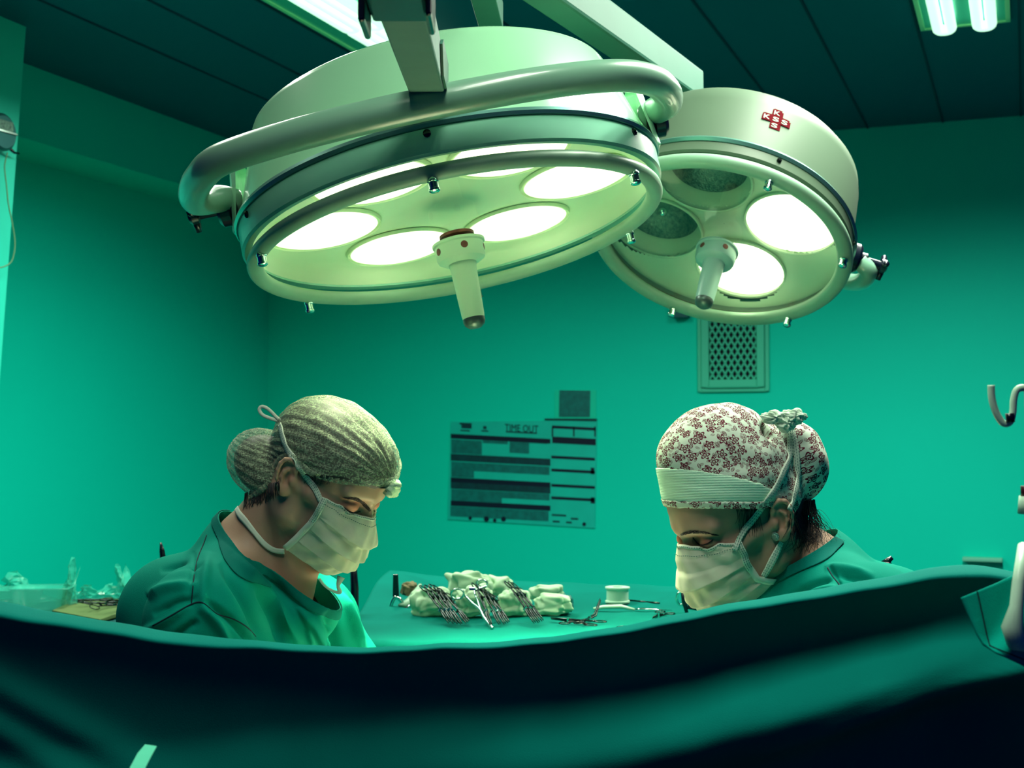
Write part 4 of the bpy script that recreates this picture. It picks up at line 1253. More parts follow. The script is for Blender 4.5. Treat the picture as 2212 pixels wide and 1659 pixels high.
def joints(d):
    J = {k: np.array(v, dtype=float) for k, v in d.items()}
    ch = J['chest']
    shv = (J['shL'] - J['shR']); shv[2] = 0; shv /= np.linalg.norm(shv)
    J['face'] = np.cross((0, 0, 1), shv); 
    if J['face'] @ (J['wrR'] - ch) < 0: J['face'] = -J['face']
    f = J['face']
    J['waist'] = ch - f * 0.05 + np.array((0, 0, -0.20))
    J['pelvis'] = ch - f * 0.11 + np.array((0, 0, -0.40))
    for s, q in (('R', -1), ('L', 1)):
        J['hip' + s] = J['pelvis'] + shv * q * 0.085 + np.array((0, 0, -0.05))
        J['kn' + s] = J['hip' + s] + f * 0.05; J['kn' + s][2] = 0.46
        J['an' + s] = J['hip' + s] + f * 0.04 + shv * q * 0.03; J['an' + s][2] = 0.075
    return J

def cap_mesh(Hd, prims, res, cut, uvf, disp=None, noisef=None):
    ax = [np.arange(-0.13, 0.131, res), np.arange(-0.20, 0.16, res), np.arange(-0.11, 0.20, res)]
    Fd = Field(*ax)
    for p in prims:
        if p[0] == 'e': Fd.ell(p[1], p[2], p[4] if len(p) > 4 else None, p[3])
        else: Fd.rc(p[1], p[2], p[3], p[4], p[5], p[6] if len(p) > 6 else 'u')
    V, F = nets(Fd.f, *ax)
    if cut is not None:
        c = V[F].mean(1); F = F[cut(c)]
        used = np.unique(F); mp = np.full(len(V), -1); mp[used] = np.arange(len(used)); V = V[used]; F = mp[F]
    Fl = [tuple(int(i) for i in f) for f in F]
    for _ in range(2):      # relax the open border
        from collections import defaultdict
        ec = defaultdict(int)
        for f in Fl:
            for a, b in zip(f, f[1:] + f[:1]): ec[(min(a, b), max(a, b))] += 1
        nb = defaultdict(list)
        for (a, b), n_ in ec.items():
            if n_ == 1: nb[a].append(b); nb[b].append(a)
        V2 = V.copy()
        for a, l in nb.items():
            if len(l) == 2: V2[a] = V[a] * 0.4 + (V[l[0]] + V[l[1]]) * 0.3
        V = V2
    if disp is not None:
        N = vnormals(V, Fl); V = V + N * disp(V)[:, None]
    uv = uvf(V)
    Wv = toworld(Hd.o + (V * Hd.sc) @ Hd.R.T)
    return Wv, Fl, uv

def mask_mesh(Hd, Cn, Sd, pleats, exps, bv, nu=84, nv=110, bow=0.006, wr=None):
    vs = np.linspace(0, 1, nv); us = np.linspace(-1, 1, nu)
    cy = np.interp(vs, [c[0] for c in Cn], [c[1] for c in Cn]); cz = np.interp(vs, [c[0] for c in Cn], [c[2] for c in Cn])
    sx = np.interp(vs, [c[0] for c in Sd], [c[1] for c in Sd]); sy = np.interp(vs, [c[0] for c in Sd], [c[2] for c in Sd]); sz = np.interp(vs, [c[0] for c in Sd], [c[3] for c in Sd])
    ex = np.interp(vs, [e[0] for e in exps], [e[1] for e in exps])
    V = []
    for i, v in enumerate(vs):
        saw = 0.0
        for (pv, w, h) in pleats:       # cloth rises to the pleat edge, then steps back under it
            t = (pv - v) / w
            if 0 <= t <= 1: saw += h * (1 - t)
        for u in us:
            a = abs(u)
            x = sx[i] * (a ** 0.86) * (1 if u > 0 else -1)
            y = cy[i] - (cy[i] - sy[i]) * a ** ex[i]
            z = cz[i] - (cz[i] - sz[i]) * a ** 1.25
            nx, ny = u * 0.7, 1 - 0.4 * a
            ln = math.hypot(nx, ny); amp = saw * (1 - a ** 3) + bow * math.sin(PI * min(1, v * 1.02)) * math.sin(PI * a) 
            w2 = wr(u, v) if wr else 0.0
            V.append((x + nx / ln * (amp + w2), y + ny / ln * (amp + w2), z - saw * 0.25 * (1 - a)))
    V = np.array(V)
    Wv = toworld(Hd.o + (V * Hd.sc) @ Hd.R.T)
    dp = np.zeros((nv, nu, 3))
    for i_, p in enumerate(Wv):
        p = Vector(p); r = bv.find_nearest(p)
        if r[0] is not None:
            d = (p - r[0]).dot(r[1])
            if d < 0.0026 and r[3] < 0.03: dp[i_ // nu, i_ % nu] = (r[0] + r[1] * 0.0026 - p)[:]
    raw = dp.copy()
    for _ in range(3):      # spread the push so the cloth stays smooth over the cheek
        k_ = np.ones(9) / 9
        dp = np.apply_along_axis(lambda a: np.convolve(np.pad(a, 4, 'edge'), k_, 'valid'), 0, dp)
        dp = np.apply_along_axis(lambda a: np.convolve(np.pad(a, 4, 'edge'), k_, 'valid'), 1, dp)
        m_ = np.linalg.norm(raw, axis=2) > np.linalg.norm(dp, axis=2)
        dp[m_] = dp[m_] * 0.3 + raw[m_] * 0.7
    return Wv + dp.reshape(-1, 3), grid_faces(nu, nv)

def dashes(mb, P3, N3, step, L, w, th=0.0004, off=0.0006):
    s = 0.0; acc = [0.0]
    for i in range(1, len(P3)): acc.append(acc[-1] + (P3[i] - P3[i - 1]).length)
    tot = acc[-1]; q = 0.0
    def at(x):
        j = max(0, min(len(P3) - 2, int(np.searchsorted(acc, x)) - 1)); t = (x - acc[j]) / max(acc[j + 1] - acc[j], 1e-9)
        return P3[j].lerp(P3[j + 1], t), N3[j].lerp(N3[j + 1], t).normalized()
    while q + L < tot:
        a, na = at(q); b, nb = at(q + L)
        ribbon(mb, [a + na * off, b + nb * off], [na, nb], w, th, 1); q += step

# ===== left person
KA = 1.175
def VA(x, y, d): return VP(x, y, d * KA)
HA = Head((636, 1044), 1.655 * KA, (math.cos(math.radians(23)), -math.sin(math.radians(23))), math.radians(34), +1)
JA = joints(dict(neck=VA(538, 1192, 1.745), pit=VA(655, 1315, 1.71), shR=VA(426, 1346, 1.60), shL=VA(682, 1345, 1.92), chest=VA(545, 1460, 1.78), back=VA(430, 1330, 1.79),
                 elR=VA(560, 1620, 1.62), wrR=VA(770, 1720, 1.74), elL=VA(740, 1580, 1.97), wrL=VA(870, 1700, 1.90)))
def exA(Fd):
    Fd.rc(VA(705, 1345, 1.82), VA(752, 1470, 1.86), 0.045, 0.055, 0.05)
    Fd.rc(VA(752, 1470, 1.86), VA(765, 1640, 1.88), 0.055, 0.060, 0.04)
foldsA = [([(470, 1160), (560, 1230), (650, 1310), (700, 1330)], -0.002, 8), ([(452, 1190), (440, 1260), (438, 1330)], 0.0035, 16), ([(500, 1200), (590, 1300), (650, 1400)], 0.006, 15),
          ([(540, 1240), (590, 1330), (610, 1400)], -0.006, 13), ([(560, 1215), (640, 1310), (690, 1400)], -0.005, 11), ([(475, 1215), (530, 1300), (575, 1400)], -0.006, 13),
          ([(640, 1310), (680, 1360), (710, 1420)], 0.006, 13), ([(700, 1320), (722, 1370), (735, 1430)], -0.007, 13), ([(735, 1280), (762, 1340), (785, 1420)], 0.006, 12), ([(750, 1260), (775, 1320), (800, 1400)], -0.003, 8),
          ([(318, 1290), (360, 1270), (430, 1262)], 0.004, 14), ([(330, 1330), (380, 1300), (430, 1290)], -0.004, 10), ([(345, 1235), (400, 1220), (440, 1225)], -0.003, 9),
          ([(430, 1310), (470, 1350), (500, 1410)], 0.006, 14), ([(440, 1295), (500, 1340), (560, 1410)], -0.005, 10), ([(300, 1370), (360, 1340), (412, 1305)], 0.003, 12),
          ([(420, 1190), (415, 1240), (405, 1290)], -0.002, 8), ([(350, 1400), (400, 1360), (430, 1340)], -0.004, 12), ([(610, 1270), (660, 1340), (680, 1420)], 0.004, 9)]
seamsA = [[(447, 1156), (440, 1176), (428, 1205), (420, 1245), (416, 1280), (414, 1306)], [(330, 1352), (370, 1330), (400, 1312), (430, 1300), (448, 1310), (470, 1328), (500, 1335), (530, 1352), (552, 1375)]]
nA = np.array((0.585, -0.12, 0.80)); nA /= np.linalg.norm(nA)
pa, bodyA, topA, bvA, btA = make_person('woman in green scrubs with see-through hair net, looking down to the right', HA, JA,
                                        VA(578, 1232, 1.66), nA, foldsA, seamsA, extra=exA)

# hair under the net
hairP = [('e', (0, -0.008, 0.045), (0.0765, 0.0965, 0.0775), 0.0), ('e', (0, 0.030, 0.053), (0.0670, 0.0650, 0.0590), 0.008), ('e', (0, -0.092, -0.034), (0.048, 0.054, 0.044), 0.02), ('e', (0, -0.050, -0.034), (0.050, 0.044, 0.040), 0.02)]
def zlineA(y): return np.interp(y, [-0.16, -0.11, -0.070, -0.045, -0.026, -0.010, 0.012, 0.06, 0.10], [-0.12, -0.10, -0.085, -0.064, -0.020, 0.022, 0.026, 0.052, 0.060])
Wv, F, uv = cap_mesh(HA, hairP, 0.0028, lambda c: c[:, 2] > zlineA(c[:, 1]) - np.where(c[:, 1] < -0.03, 0.022, 0.006), lambda V: V[:, 1:3] * 10)
hairA = mesh_obj('hair', Wv, F, M_hair, pa, world=True)
netP = [('e', (0, -0.006, 0.047), (0.083, 0.101, 0.080), 0.0), ('e', (0, 0.034, 0.056), (0.072, 0.066, 0.060), 0.010), ('e', (0, -0.098, -0.034), (0.056, 0.060, 0.050), 0.018),
        ('e', (0, -0.060, -0.036), (0.058, 0.050, 0.044), 0.02), ('e', (0, 0.098, 0.066), (0.010, 0.010, 0.012), 0.010)]
kn = np.array((0.0, 0.104, 0.064))
def uvA(V):
    q = V - kn; d = np.linalg.norm(q, axis=1); a = np.arctan2(q[:, 0], q[:, 2] + 0.35 * -q[:, 1])
    return np.stack([d * 9, a * 2.2], 1)
def dispA(V):
    q = V - kn; d = np.linalg.norm(q, axis=1); a = np.arctan2(q[:, 0], q[:, 2] + 0.35 * -q[:, 1])
    r = np.sin(a * 23 + 2 * np.sin(a * 5)) * 0.0020 * np.exp(-d / 0.07) + np.sin(a * 37 + d * 40) * 0.0008 + np.sin(d * 160 + 3 * np.sin(a * 7)) * 0.0006
    return r * np.clip(d / 0.02, 0, 1)
capA_V, capA_F, uv = cap_mesh(HA, netP, 0.0022, lambda c: c[:, 2] > zlineA(c[:, 1]), uvA, dispA)
capA = mesh_obj('hair_net', capA_V, capA_F, M_net, pa, world=True, uv=uv)
bcA = ref((capA_V, capA_F))
hm = MB()
P3, N3 = surf_path([bcA, bvA], [(540, 1076), (562, 1060), (584, 1040), (592, 1014), (606, 992), (626, 984), (650, 1000), (668, 1018), (700, 1030), (750, 1040), (810, 1043), (850, 1036)], 0.0018, 12)
for i in range(len(P3)): P3[i] = P3[i] + N3[i] * (0.0012 * math.sin(i * 1.9))
ribbon(hm, P3, N3, 0.0085, 0.0008, 4, crown=0.004)
hemA = hm.build('gathered_hem', M_net, capA, smooth=True, world=True)
# pinched knot of the net above the forehead
kf = MB()
kc = Vector(toworld(HA(kn)).tolist())
for i in range(11):
    a = i * 0.57; rr = 0.010 + 0.004 * math.sin(i * 2.1)
    o_ = Vector(toworld(HA(kn + np.array((0.012 * math.sin(a), 0.004 * math.cos(3 * a) + 0.002, 0.013 * math.cos(a) - 0.004)))).tolist())
    kf.tube([tuple(kc - (o_ - kc) * 0.5), tuple(o_)], [0.0045, 0.0065], 8)
kf.build('net_knot', mat('net_gather', (0.60, 0.82, 0.55), rough=0.8, bump=0.6, bscale=300), capA, smooth=True, world=True)

# mask
CA = [(0, .1005, .006), (.14, .1105, -.012), (.30, .1145, -.030), (.34, .1150, -.037), (.55, .110, -.056), (.75, .107, -.076), (.9, .103, -.092), (1, .094, -.103)]
SA = [(0, .0615, .045, .006), (.25, .0615, .047, -.014), (.5, .060, .045, -.036), (.75, .057, .037, -.066), (1, .054, .026, -.096)]
def wrA(u, v): return 0.0012 * math.sin(9 * u + 14 * v) * math.sin(PI * v) + 0.0009 * math.sin(23 * u - 17 * v + 1)
mV, mF = mask_mesh(HA, CA, SA, [(0.33, 0.20, 0.009), (0.58, 0.18, 0.011), (0.80, 0.18, 0.010)], [(0, 1.55), (0.3, 1.8), (1, 2.2)], bvA, wr=wrA)
maskA = mesh_obj('face_mask', mV, mF, M_mask, pa, world=True); solid(maskA, 0.0007, 1)
bmA = ref((mV, mF))
def mask_trim(mV, nu, nv, near_u, parent, bm_):
    """binding strips and stitch rows along the top and near side of the mask"""
    G = mV.reshape(nv, nu, 3)
    def nrm(i, j):
        a = Vector(G[min(i + 1, nv - 1), j] - G[max(i - 1, 0), j]); b = Vector(G[i, min(j + 1, nu - 1)] - G[i, max(j - 1, 0)])
        n = a.cross(b).normalized(); return n if n.dot(EYE - Vector(G[i, j])) > 0 else -n
    bd = MB(); j = near_u
    P3 = [Vector(G[i, j]) + nrm(i, j) * 0.0012 for i in range(0, nv, 4)]; N3 = [nrm(i, j) for i in range(0, nv, 4)]
    ribbon(bd, P3, N3, 0.0095, 0.0008, 2)
    b_ = bd.build('side_binding', M_tie, parent, smooth=True, world=True)
    tp = MB()
    P3 = [Vector(G[2, j]) + nrm(3, j) * 0.0007 for j in range(1, nu - 1, 2)]; N3 = [nrm(3, j) for j in range(1, nu - 1, 2)]
    ribbon(tp, P3, N3, 0.0045, 0.0006, 1)
    tp.build('top_binding', M_tie, parent, smooth=True, world=True)
    st = MB()
    for r in (2, 10):
        P3 = [Vector(G[r, j]) + nrm(max(3, r), j) * 0.0013 for j in range(2, nu - 2)]; N3 = [nrm(max(3, r), j) for j in range(2, nu - 2)]
        dashes(st, P3, N3, 0.0036, 0.0022, 0.0008)
    for off in (-0.003, 0.0, 0.003):
        P3 = []; N3 = []
        for i in range(2, int(nv * 0.5), 2):
            n = nrm(i, near_u); t = Vector(G[min(i + 1, nv - 1), near_u] - G[i - 1, near_u]).normalized(); s_ = t.cross(n)
            P3.append(Vector(G[i, near_u]) + n * 0.0022 + s_ * off); N3.append(n)
        dashes(st, P3, N3, 0.0034, 0.0020, 0.0007)
    st.build('stitching', mat('stitch_dark', (0.02, 0.16, 0.13), rough=0.9), parent, smooth=False, world=True)  # stitch rows in one even dark green
mask_trim(mV, 84, 110, 82, maskA, bmA)
allA = [bvA, bcA, bmA]
# ties
tb = MB(); P3, N3 = surf_path(allA, [(693, 1082), (678, 1052), (662, 1028), (636, 994), (616, 954), (607, 917)], 0.0022, 8)
ribbon(tb, P3, N3, [0.0075, 0.0085, 0.009, 0.009, 0.0085, 0.008], 0.0009, 3)
t1 = tb.build('mask_tie', M_tie, maskA, smooth=True, world=True)
tb = MB()
for dd in (-0.0025, 0.0, 0.0025):
    sd = [(p + n * 0.0011) for p, n in zip(P3, N3)]
    tg = [(P3[min(i + 1, len(P3) - 1)] - P3[max(i - 1, 0)]).normalized().cross(N3[i]) for i in range(len(P3))]
    dashes(tb, [p + t * dd for p, t in zip(sd, tg)], N3, 0.0040, 0.0020, 0.0006)
tb.build('tie_stitching', bpy.data.materials['stitch_dark'], t1, world=True)
tb = MB(); P3, N3 = surf_path(allA, [(616, 1190), (594, 1188), (572, 1176), (552, 1152), (534, 1128), (520, 1112), (514, 1100)], 0.0030, 6)
ribbon(tb, P3, N3, [0.008, 0.008, 0.007, 0.010, 0.008], 0.0009, 3)
tb.build('mask_tie', M_tie, maskA, smooth=True, world=True)
# loop of the upper tie sticking up behind the crown
lp = [(610, 912, 1.70 * KA), (596, 900, 1.70 * KA), (580, 884, 1.70 * KA), (566, 878, 1.70 * KA), (560, 885, 1.70 * KA), (568, 897, 1.70 * KA), (588, 905, 1.70 * KA), (610, 912, 1.70 * KA)]
tb = MB(); P3, N3 = surf_path([], lp, 0, 6)
ribbon(tb, P3, N3, 0.0052, 0.0010, 2)
tb.build('tie_loop', M_tie, maskA, smooth=True, world=True)
# end of the lower tie dangling under the chin
dz = 1.68 * KA
tb = MB(); P3, N3 = surf_path([], [(690, 1250, dz), (702, 1266, dz), (722, 1278, dz), (735, 1279, dz), (730, 1266, dz), (737, 1246, dz)], 0, 6)
ribbon(tb, P3, N3, [0.004, 0.0035, 0.004, 0.006, 0.005, 0.012], 0.0009, 2)
tb.build('tie_end', M_tie, maskA, smooth=True, world=True)

# brows, lashes
def brow(bv, pts, widths, parent, dens=130, slant=(10, -3), name='eyebrow', seed=1):
    rnd = random.Random(seed); mb = MB()
    q = catmull([(a, b, 0) for a, b in pts], 10); ws = np.interp(np.linspace(0, 1, len(q)), np.linspace(0, 1, len(widths)), widths)
    for _ in range(dens):
        i = rnd.randrange(len(q) - 1); t = rnd.random(); p = q[i].lerp(q[i + 1], t); w = ws[i]
        dirv = (q[i + 1] - q[i]).normalized(); nrm = Vector((-dirv.y, dirv.x, 0)); o = (rnd.random() - 0.5) * w
        a = p + nrm * o; b = a + dirv * (rnd.uniform(5, 9)) + Vector((0, slant[1] * rnd.random() * 0.5, 0))
        if nrm.y * o > 0: b += Vector((0, -1.2, 0))
        pts3 = []
        for s_ in (0, 0.5, 1):
            c = a.lerp(b, s_); h = hit(bv, c.x, c.y)
            if h is None: break
            pts3.append(h[0] + h[1] * (0.0004 + 0.0003 * s_))
        if len(pts3) == 3: strand(mb, pts3, 0.00038, 0.00012, 4)
    return mb.build(name, M_brow, parent, smooth=True, world=True) if mb.V else None
faceA = [bvA]
brow(faceA, [(800, 1104), (787, 1090), (770, 1079), (748, 1076)], [6, 8, 7, 2.5], pa, 170, name='eyebrow', seed=2)
brow(faceA, [(812, 1108), (822, 1103), (828, 1099)], [4, 4, 2], pa, 40, name='eyebrow', seed=3)
def lashes(bv, pts, ln, parent, n=34, seed=1, drop=(2, 6)):
    rnd = random.Random(seed); mb = MB(); q = catmull([(a, b, 0) for a, b in pts], 10)
    P3, N3 = surf_path(bv, pts, 0.0006, 8)
    ribbon(mb, P3, N3, [0.0008, 0.0016, 0.0018, 0.001], 0.0006, 1)
    for k_ in range(n):
        i = int(k_ / n * (len(P3) - 1)); p = P3[i]; nn_ = N3[i]
        d_ = (RIGHT * (drop[0] / 600) - Vector((0, 0, 1)) * (drop[1] / 700) + nn_ * 0.004); d_.normalize()
        strand(mb, [p, p + d_ * ln * 0.5, p + d_ * ln + nn_ * ln * 0.25], 0.0003, 0.0001, 3)
    return mb.build('eyelashes', M_brow, parent, smooth=True, world=True)
lashes(faceA, [(742, 1095), (752, 1102), (764, 1107), (778, 1104)], 0.006, pa)
# loose hair at the temple
hs = MB(); rnd = random.Random(5)
for i in range(46):
    x = rnd.uniform(668, 716); y = 1030 + (x - 668) * 0.10
    pts = [(x, y - 6), (x - 4 + rnd.uniform(-3, 3), y + 6), (x - 10 + rnd.uniform(-5, 5), y + 10 + rnd.uniform(0, 6))]
    P3, N3 = surf_path([bvA], pts, 0.0012, 3); strand(hs, P3, 0.0006, 0.0002, 4)
for i in range(90):
    x = rnd.uniform(528, 604); y = 1080 - (x - 528) * 0.35
    pts = [(x, y - 14), (x + rnd.uniform(-3, 3), y + 4), (x + rnd.uniform(-6, 4), y + 14 + rnd.uniform(0, 10))]
    P3, N3 = surf_path([bvA], pts, 0.0012, 3); strand(hs, P3, 0.0009, 0.0002, 4)
hs.build('stray_hair', M_hair, hairA, smooth=True, world=True)

# ===== right person
KB = 1.085
def VB(x, y, d): return VP(x, y, d * KB)
HB = Head((1668, 1136), 1.665 * KB, (-math.cos(math.radians(23)), -math.sin(math.radians(23))), math.radians(26), -1)
JB = joints(dict(neck=VB(1752, 1240, 1.755), pit=VB(1640, 1365, 1.72), shL=VB(1888, 1352, 1.60), shR=VB(1600, 1400, 1.92), chest=VB(1745, 1500, 1.78), back=VB(1865, 1370, 1.80),
                 elL=VB(1740, 1640, 1.62), wrL=VB(1520, 1730, 1.74), elR=VB(1500, 1620, 1.97), wrR=VB(1430, 1730, 1.90)))
nB = np.array((-0.47, 0.0, 0.88)); nB /= np.linalg.norm(nB)
foldsB = [([(1800, 1240), (1850, 1250), (1900, 1262)], -0.003, 9), ([(1780, 1225), (1830, 1228), (1890, 1245)], 0.003, 10), ([(1700, 1290), (1760, 1262), (1800, 1250)], -0.003, 9), ([(1740, 1290), (1800, 1275), (1880, 1285)], 0.004, 14),
          ([(1790, 1222), (1806, 1250), (1822, 1280)], -0.002, 7)]
seamsB = [[(1788, 1226), (1798, 1245), (1812, 1262), (1822, 1276)]]
pb, bodyB, topB, bvB, btB = make_person('woman in green scrubs with red floral cap, looking down to the left', HB, JB,
                                        VB(1752, 1240, 1.57), nB, foldsB, seamsB)
hairP = [('e', (0, -0.008, 0.046), (0.0755, 0.0955, 0.0785), 0.0), ('e', (0, -0.050, 0.006), (0.052, 0.050, 0.050), 0.02)]
def zlineB(y): return np.interp(y, [-0.17, -0.09, -0.050, -0.022, -0.004, 0.012, 0.06, 0.10], [-0.05, -0.036, -0.012, 0.014, 0.030, 0.036, 0.060, 0.078])
Wv, F, uv = cap_mesh(HB, hairP, 0.0028, lambda c: c[:, 2] > zlineB(c[:, 1]) - np.where(c[:, 1] < -0.02, 0.055, 0.004), lambda V: V[:, 1:3] * 10)
hairB = mesh_obj('hair', Wv, F, M_hair, pb, world=True)
capP = [('e', (0, -0.006, 0.066), (0.086, 0.0935, 0.090), 0.0), ('e', (0, -0.002, 0.112), (0.072, 0.080, 0.060), 0.012), ('e', (0, -0.100, 0.046), (0.064, 0.058, 0.064), 0.006),
        ('e', (0, -0.040, 0.020), (0.076, 0.050, 0.040), 0.015),
        ('c', (-0.09, -0.062, 0.110), (0.09, -0.062, 0.110), 0.010, 0.010, 0.016, 's')]
def uvB(V):
    c = V - np.array((0, -0.01, 0.05)); r = np.linalg.norm(c, axis=1) + 1e-9
    th = np.arccos(np.clip(np.abs(c[:, 0]) / r, -1, 1)); ph = np.arctan2(c[:, 2], c[:, 1])
    return np.stack([th * np.cos(ph) * 0.095 + 0.5 + 0.5 * (c[:, 0] > 0), th * np.sin(ph) * 0.095 + 0.5], 1)
def dispB(V):
    return 0.0016 * np.sin(V[:, 1] * 95 + 3 * np.sin(V[:, 2] * 40)) * np.sin(V[:, 2] * 70 + 1.3) + 0.0012 * np.sin((V[:, 1] + V[:, 2]) * 140) * np.exp(-((V[:, 1] + 0.06) / 0.03) ** 2)
capB_V, capB_F, uv = cap_mesh(HB, capP, 0.0024, lambda c: c[:, 2] > zlineB(c[:, 1]), uvB, dispB)
capB = mesh_obj('surgical_cap', capB_V, capB_F, M_floral, pb, world=True, uv=uv)
solid(capB, 0.0015, 1)
# white band: a slightly larger shell between two lines, with a floral hem under it
def zband(y): return np.interp(y, [-0.05, -0.03, 0.0, 0.03, 0.06, 0.085, 0.11], [0.010, 0.030, 0.064, 0.090, 0.112, 0.128, 0.140])
def bandcut(c): return (c[:, 2] > zlineB(c[:, 1]) + 0.006) & (c[:, 2] < zband(c[:, 1])) & (c[:, 1] > -0.035)
bandP = [('e', (0, -0.006, 0.066), (0.0882, 0.0957, 0.0922), 0.0), ('e', (0, -0.002, 0.112), (0.0742, 0.0822, 0.0622), 0.012)]
bV, bF, buv = cap_mesh(HB, bandP, 0.0022, bandcut, lambda V: np.stack([V[:, 0] * 3 + V[:, 1], (V[:, 2] - 0.5 * V[:, 1])], 1))
band = mesh_obj('cap_band', bV, bF, M_rib, capB, world=True, uv=buv); solid(band, 0.0012, 1)
hV, hF, huv = cap_mesh(HB, [('e', (0, -0.006, 0.066), (0.0895, 0.0970, 0.0935), 0.0)], 0.0022, lambda c: (c[:, 2] > zlineB(c[:, 1]) - 0.003) & (c[:, 2] < zlineB(c[:, 1]) + 0.0068) & (c[:, 1] > -0.035), uvB)
hem = mesh_obj('cap_hem', hV, hF, M_floral, capB, world=True, uv=huv); solid(hem, 0.0010, 1)
bcB = ref((np.concatenate([capB_V, bV]), [tuple(f) for f in capB_F] + [tuple(i + len(capB_V) for i in f) for f in bF]))
CB = [(0, .1005, .019), (.14, .1110, -.002), (.30, .1150, -.022), (.40, .1150, -.040), (.55, .110, -.062), (.75, .105, -.082), (.9, .092, -.100), (1, .072, -.110)]
SB = [(0, .0615, .048, -.001), (.25, .0612, .047, -.020), (.5, .060, .046, -.040), (.7, .057, .040, -.058), (.85, .055, .028, -.066), (1, .053, .016, -.072)]
def wrB(u, v): return 0.0014 * math.sin(7 * u - 12 * v) * math.sin(PI * v) + 0.0010 * math.sin(19 * u + 21 * v)
mV, mF = mask_mesh(HB, CB, SB, [(0.40, 0.14, 0.010), (0.62, 0.20, 0.010), (0.84, 0.18, 0.011)], [(0, 1.55), (0.3, 1.8), (1, 2.0)], bvB, wr=wrB)
maskB = mesh_obj('face_mask', mV, mF, M_mask, pb, world=True); solid(maskB, 0.0007, 1)
bmB = ref((mV, mF))
mask_trim(mV, 84, 110, 1, maskB, bmB)
allB = [bvB, bcB, bmB]
for pts, ws in (([(1586, 1188), (1600, 1160), (1618, 1130), (1650, 1085), (1680, 1040), (1703, 985), (1708, 950), (1702, 922)], [0.008, 0.007, 0.009, 0.010, 0.010, 0.010, 0.009]),
                ([(1706, 1098), (1716, 1060), (1722, 1010), (1718, 965), (1708, 925)], [0.008, 0.008, 0.008]),
                ([(1648, 1243), (1662, 1222), (1674, 1196), (1684, 1170)], [0.008, 0.010, 0.008])):
    tb = MB(); P3, N3 = surf_path(allB, pts, 0.0032, 8); ribbon(tb, P3, N3, ws, 0.0009, 3)
    t1 = tb.build('mask_tie', M_tie, maskB, smooth=True, world=True)
    tb = MB(); tg = [(P3[min(i + 1, len(P3) - 1)] - P3[max(i - 1, 0)]).normalized().cross(N3[i]) for i in range(len(P3))]
    for dd in (-0.003, 0.0, 0.003): dashes(tb, [p + n * 0.0011 + t * dd for p, n, t in zip(P3, N3, tg)], N3, 0.0042, 0.0022, 0.0006)
    tb.build('tie_stitching', bpy.data.materials['stitch_dark'], t1, world=True)
# crumpled knot of the ties on top
bm = bmesh.new(); bmesh.ops.create_icosphere(bm, subdivisions=5, radius=1.0)
KV = np.array([v.co[:] for v in bm.verts]); KF = [tuple(v.index for v in f.verts) for f in bm.faces]; bm.free()
kV = []; kF = []; rnd = random.Random(9)
for n_, (x, y, w, h) in enumerate(((1672, 902, 0.016, 0.009), (1714, 900, 0.016, 0.010), (1697, 914, 0.012, 0.012))):
    c_ = np.array(P(x, y, 1.69 * KB)[:]); q_ = KV
    a_ = np.arctan2(q_[:, 2], q_[:, 0])
    f_ = 1 + 0.13 * np.sin(a_ * 5 + n_ * 2 + 3 * q_[:, 1]) + 0.10 * np.sin(q_[:, 0] * 13 + q_[:, 1] * 17 + n_) + 0.05 * np.sin(q_[:, 2] * 19 + q_[:, 0] * 9)
    l_ = q_ * f_[:, None] * np.array((w, 0.013, h))
    kF += [tuple(i_ + len(kV) for i_ in f) for f in KF]
    kV += [tuple(c_ + np.array((RIGHT * v[0] + HF * v[1] + Vector((0, 0, v[2])))[:])) for v in l_]
mesh_obj('tie_knot', kV, kF, mat('tie_knot_cloth', (0.62, 0.80, 0.62), rough=0.85, bump=0.5, bscale=250), maskB, world=True)
faceB = [bvB]
brow(faceB, [(1470, 1155), (1490, 1150), (1515, 1150), (1548, 1156)], [5, 7, 5, 2], pb, 120, name='eyebrow', seed=5)
lashes(faceB, [(1497, 1160), (1506, 1172), (1516, 1177), (1528, 1174), (1540, 1166)], 0.006, pb, drop=(-1, 6))
h = hit([bvB], 1676, 1157)
if h:
    z = h[1]; q = z.to_track_quat('Z', 'Y').to_matrix().to_4x4(); q.translation = h[0] + z * 0.0003
    MB().lathe([(0, 0), (0.0062, 0), (0.0066, 0.0020), (0.0062, 0.0036), (0.004, 0.0046), (0, 0.0050)], 28, q).build('ear_stud', M_stud, pb, smooth=True, world=True)
hs = MB()
for i in range(110):
    x = rnd.uniform(1712, 1760); y = 1092 + rnd.uniform(-4, 4)
    pts = [(x, y - 10), (x + rnd.uniform(-6, 8), y + 20), (x + rnd.uniform(-14, 26), y + 45 + rnd.uniform(0, 30)), (x + rnd.uniform(-30, 40), y + 60 + rnd.uniform(0, 45))]
    P3, N3 = surf_path([bvB], pts, 0.0015, 4); strand(hs, P3, 0.0006 if i < 60 else 0.0009, 0.00015, 4)
for i in range(26):
    x = rnd.uniform(1748, 1762); y = rnd.uniform(1095, 1130); d_ = 1.70 * KB
    pts = [(x, y, d_), (x + rnd.uniform(8, 18), y + rnd.uniform(2, 22), d_), (x + rnd.uniform(18, 46), y + rnd.uniform(25, 50), d_), (x + rnd.uniform(22, 66), y + rnd.uniform(50, 84), d_)]
    P3, N3 = surf_path([], pts, 0, 6); strand(hs, P3, 0.00028, 0.00012, 3)
for i in range(40):
    x = rnd.uniform(1590, 1640); y = 1106
    pts = [(x, y - 6), (x + rnd.uniform(-4, 4), y + 12), (x + rnd.uniform(-6, 10), y + rnd.uniform(20, 55))]
    P3, N3 = surf_path([bvB], pts, 0.0012, 3); strand(hs, P3, 0.0005, 0.00015, 4)
hs.build('stray_hair', M_hair, hairB, smooth=True, world=True)

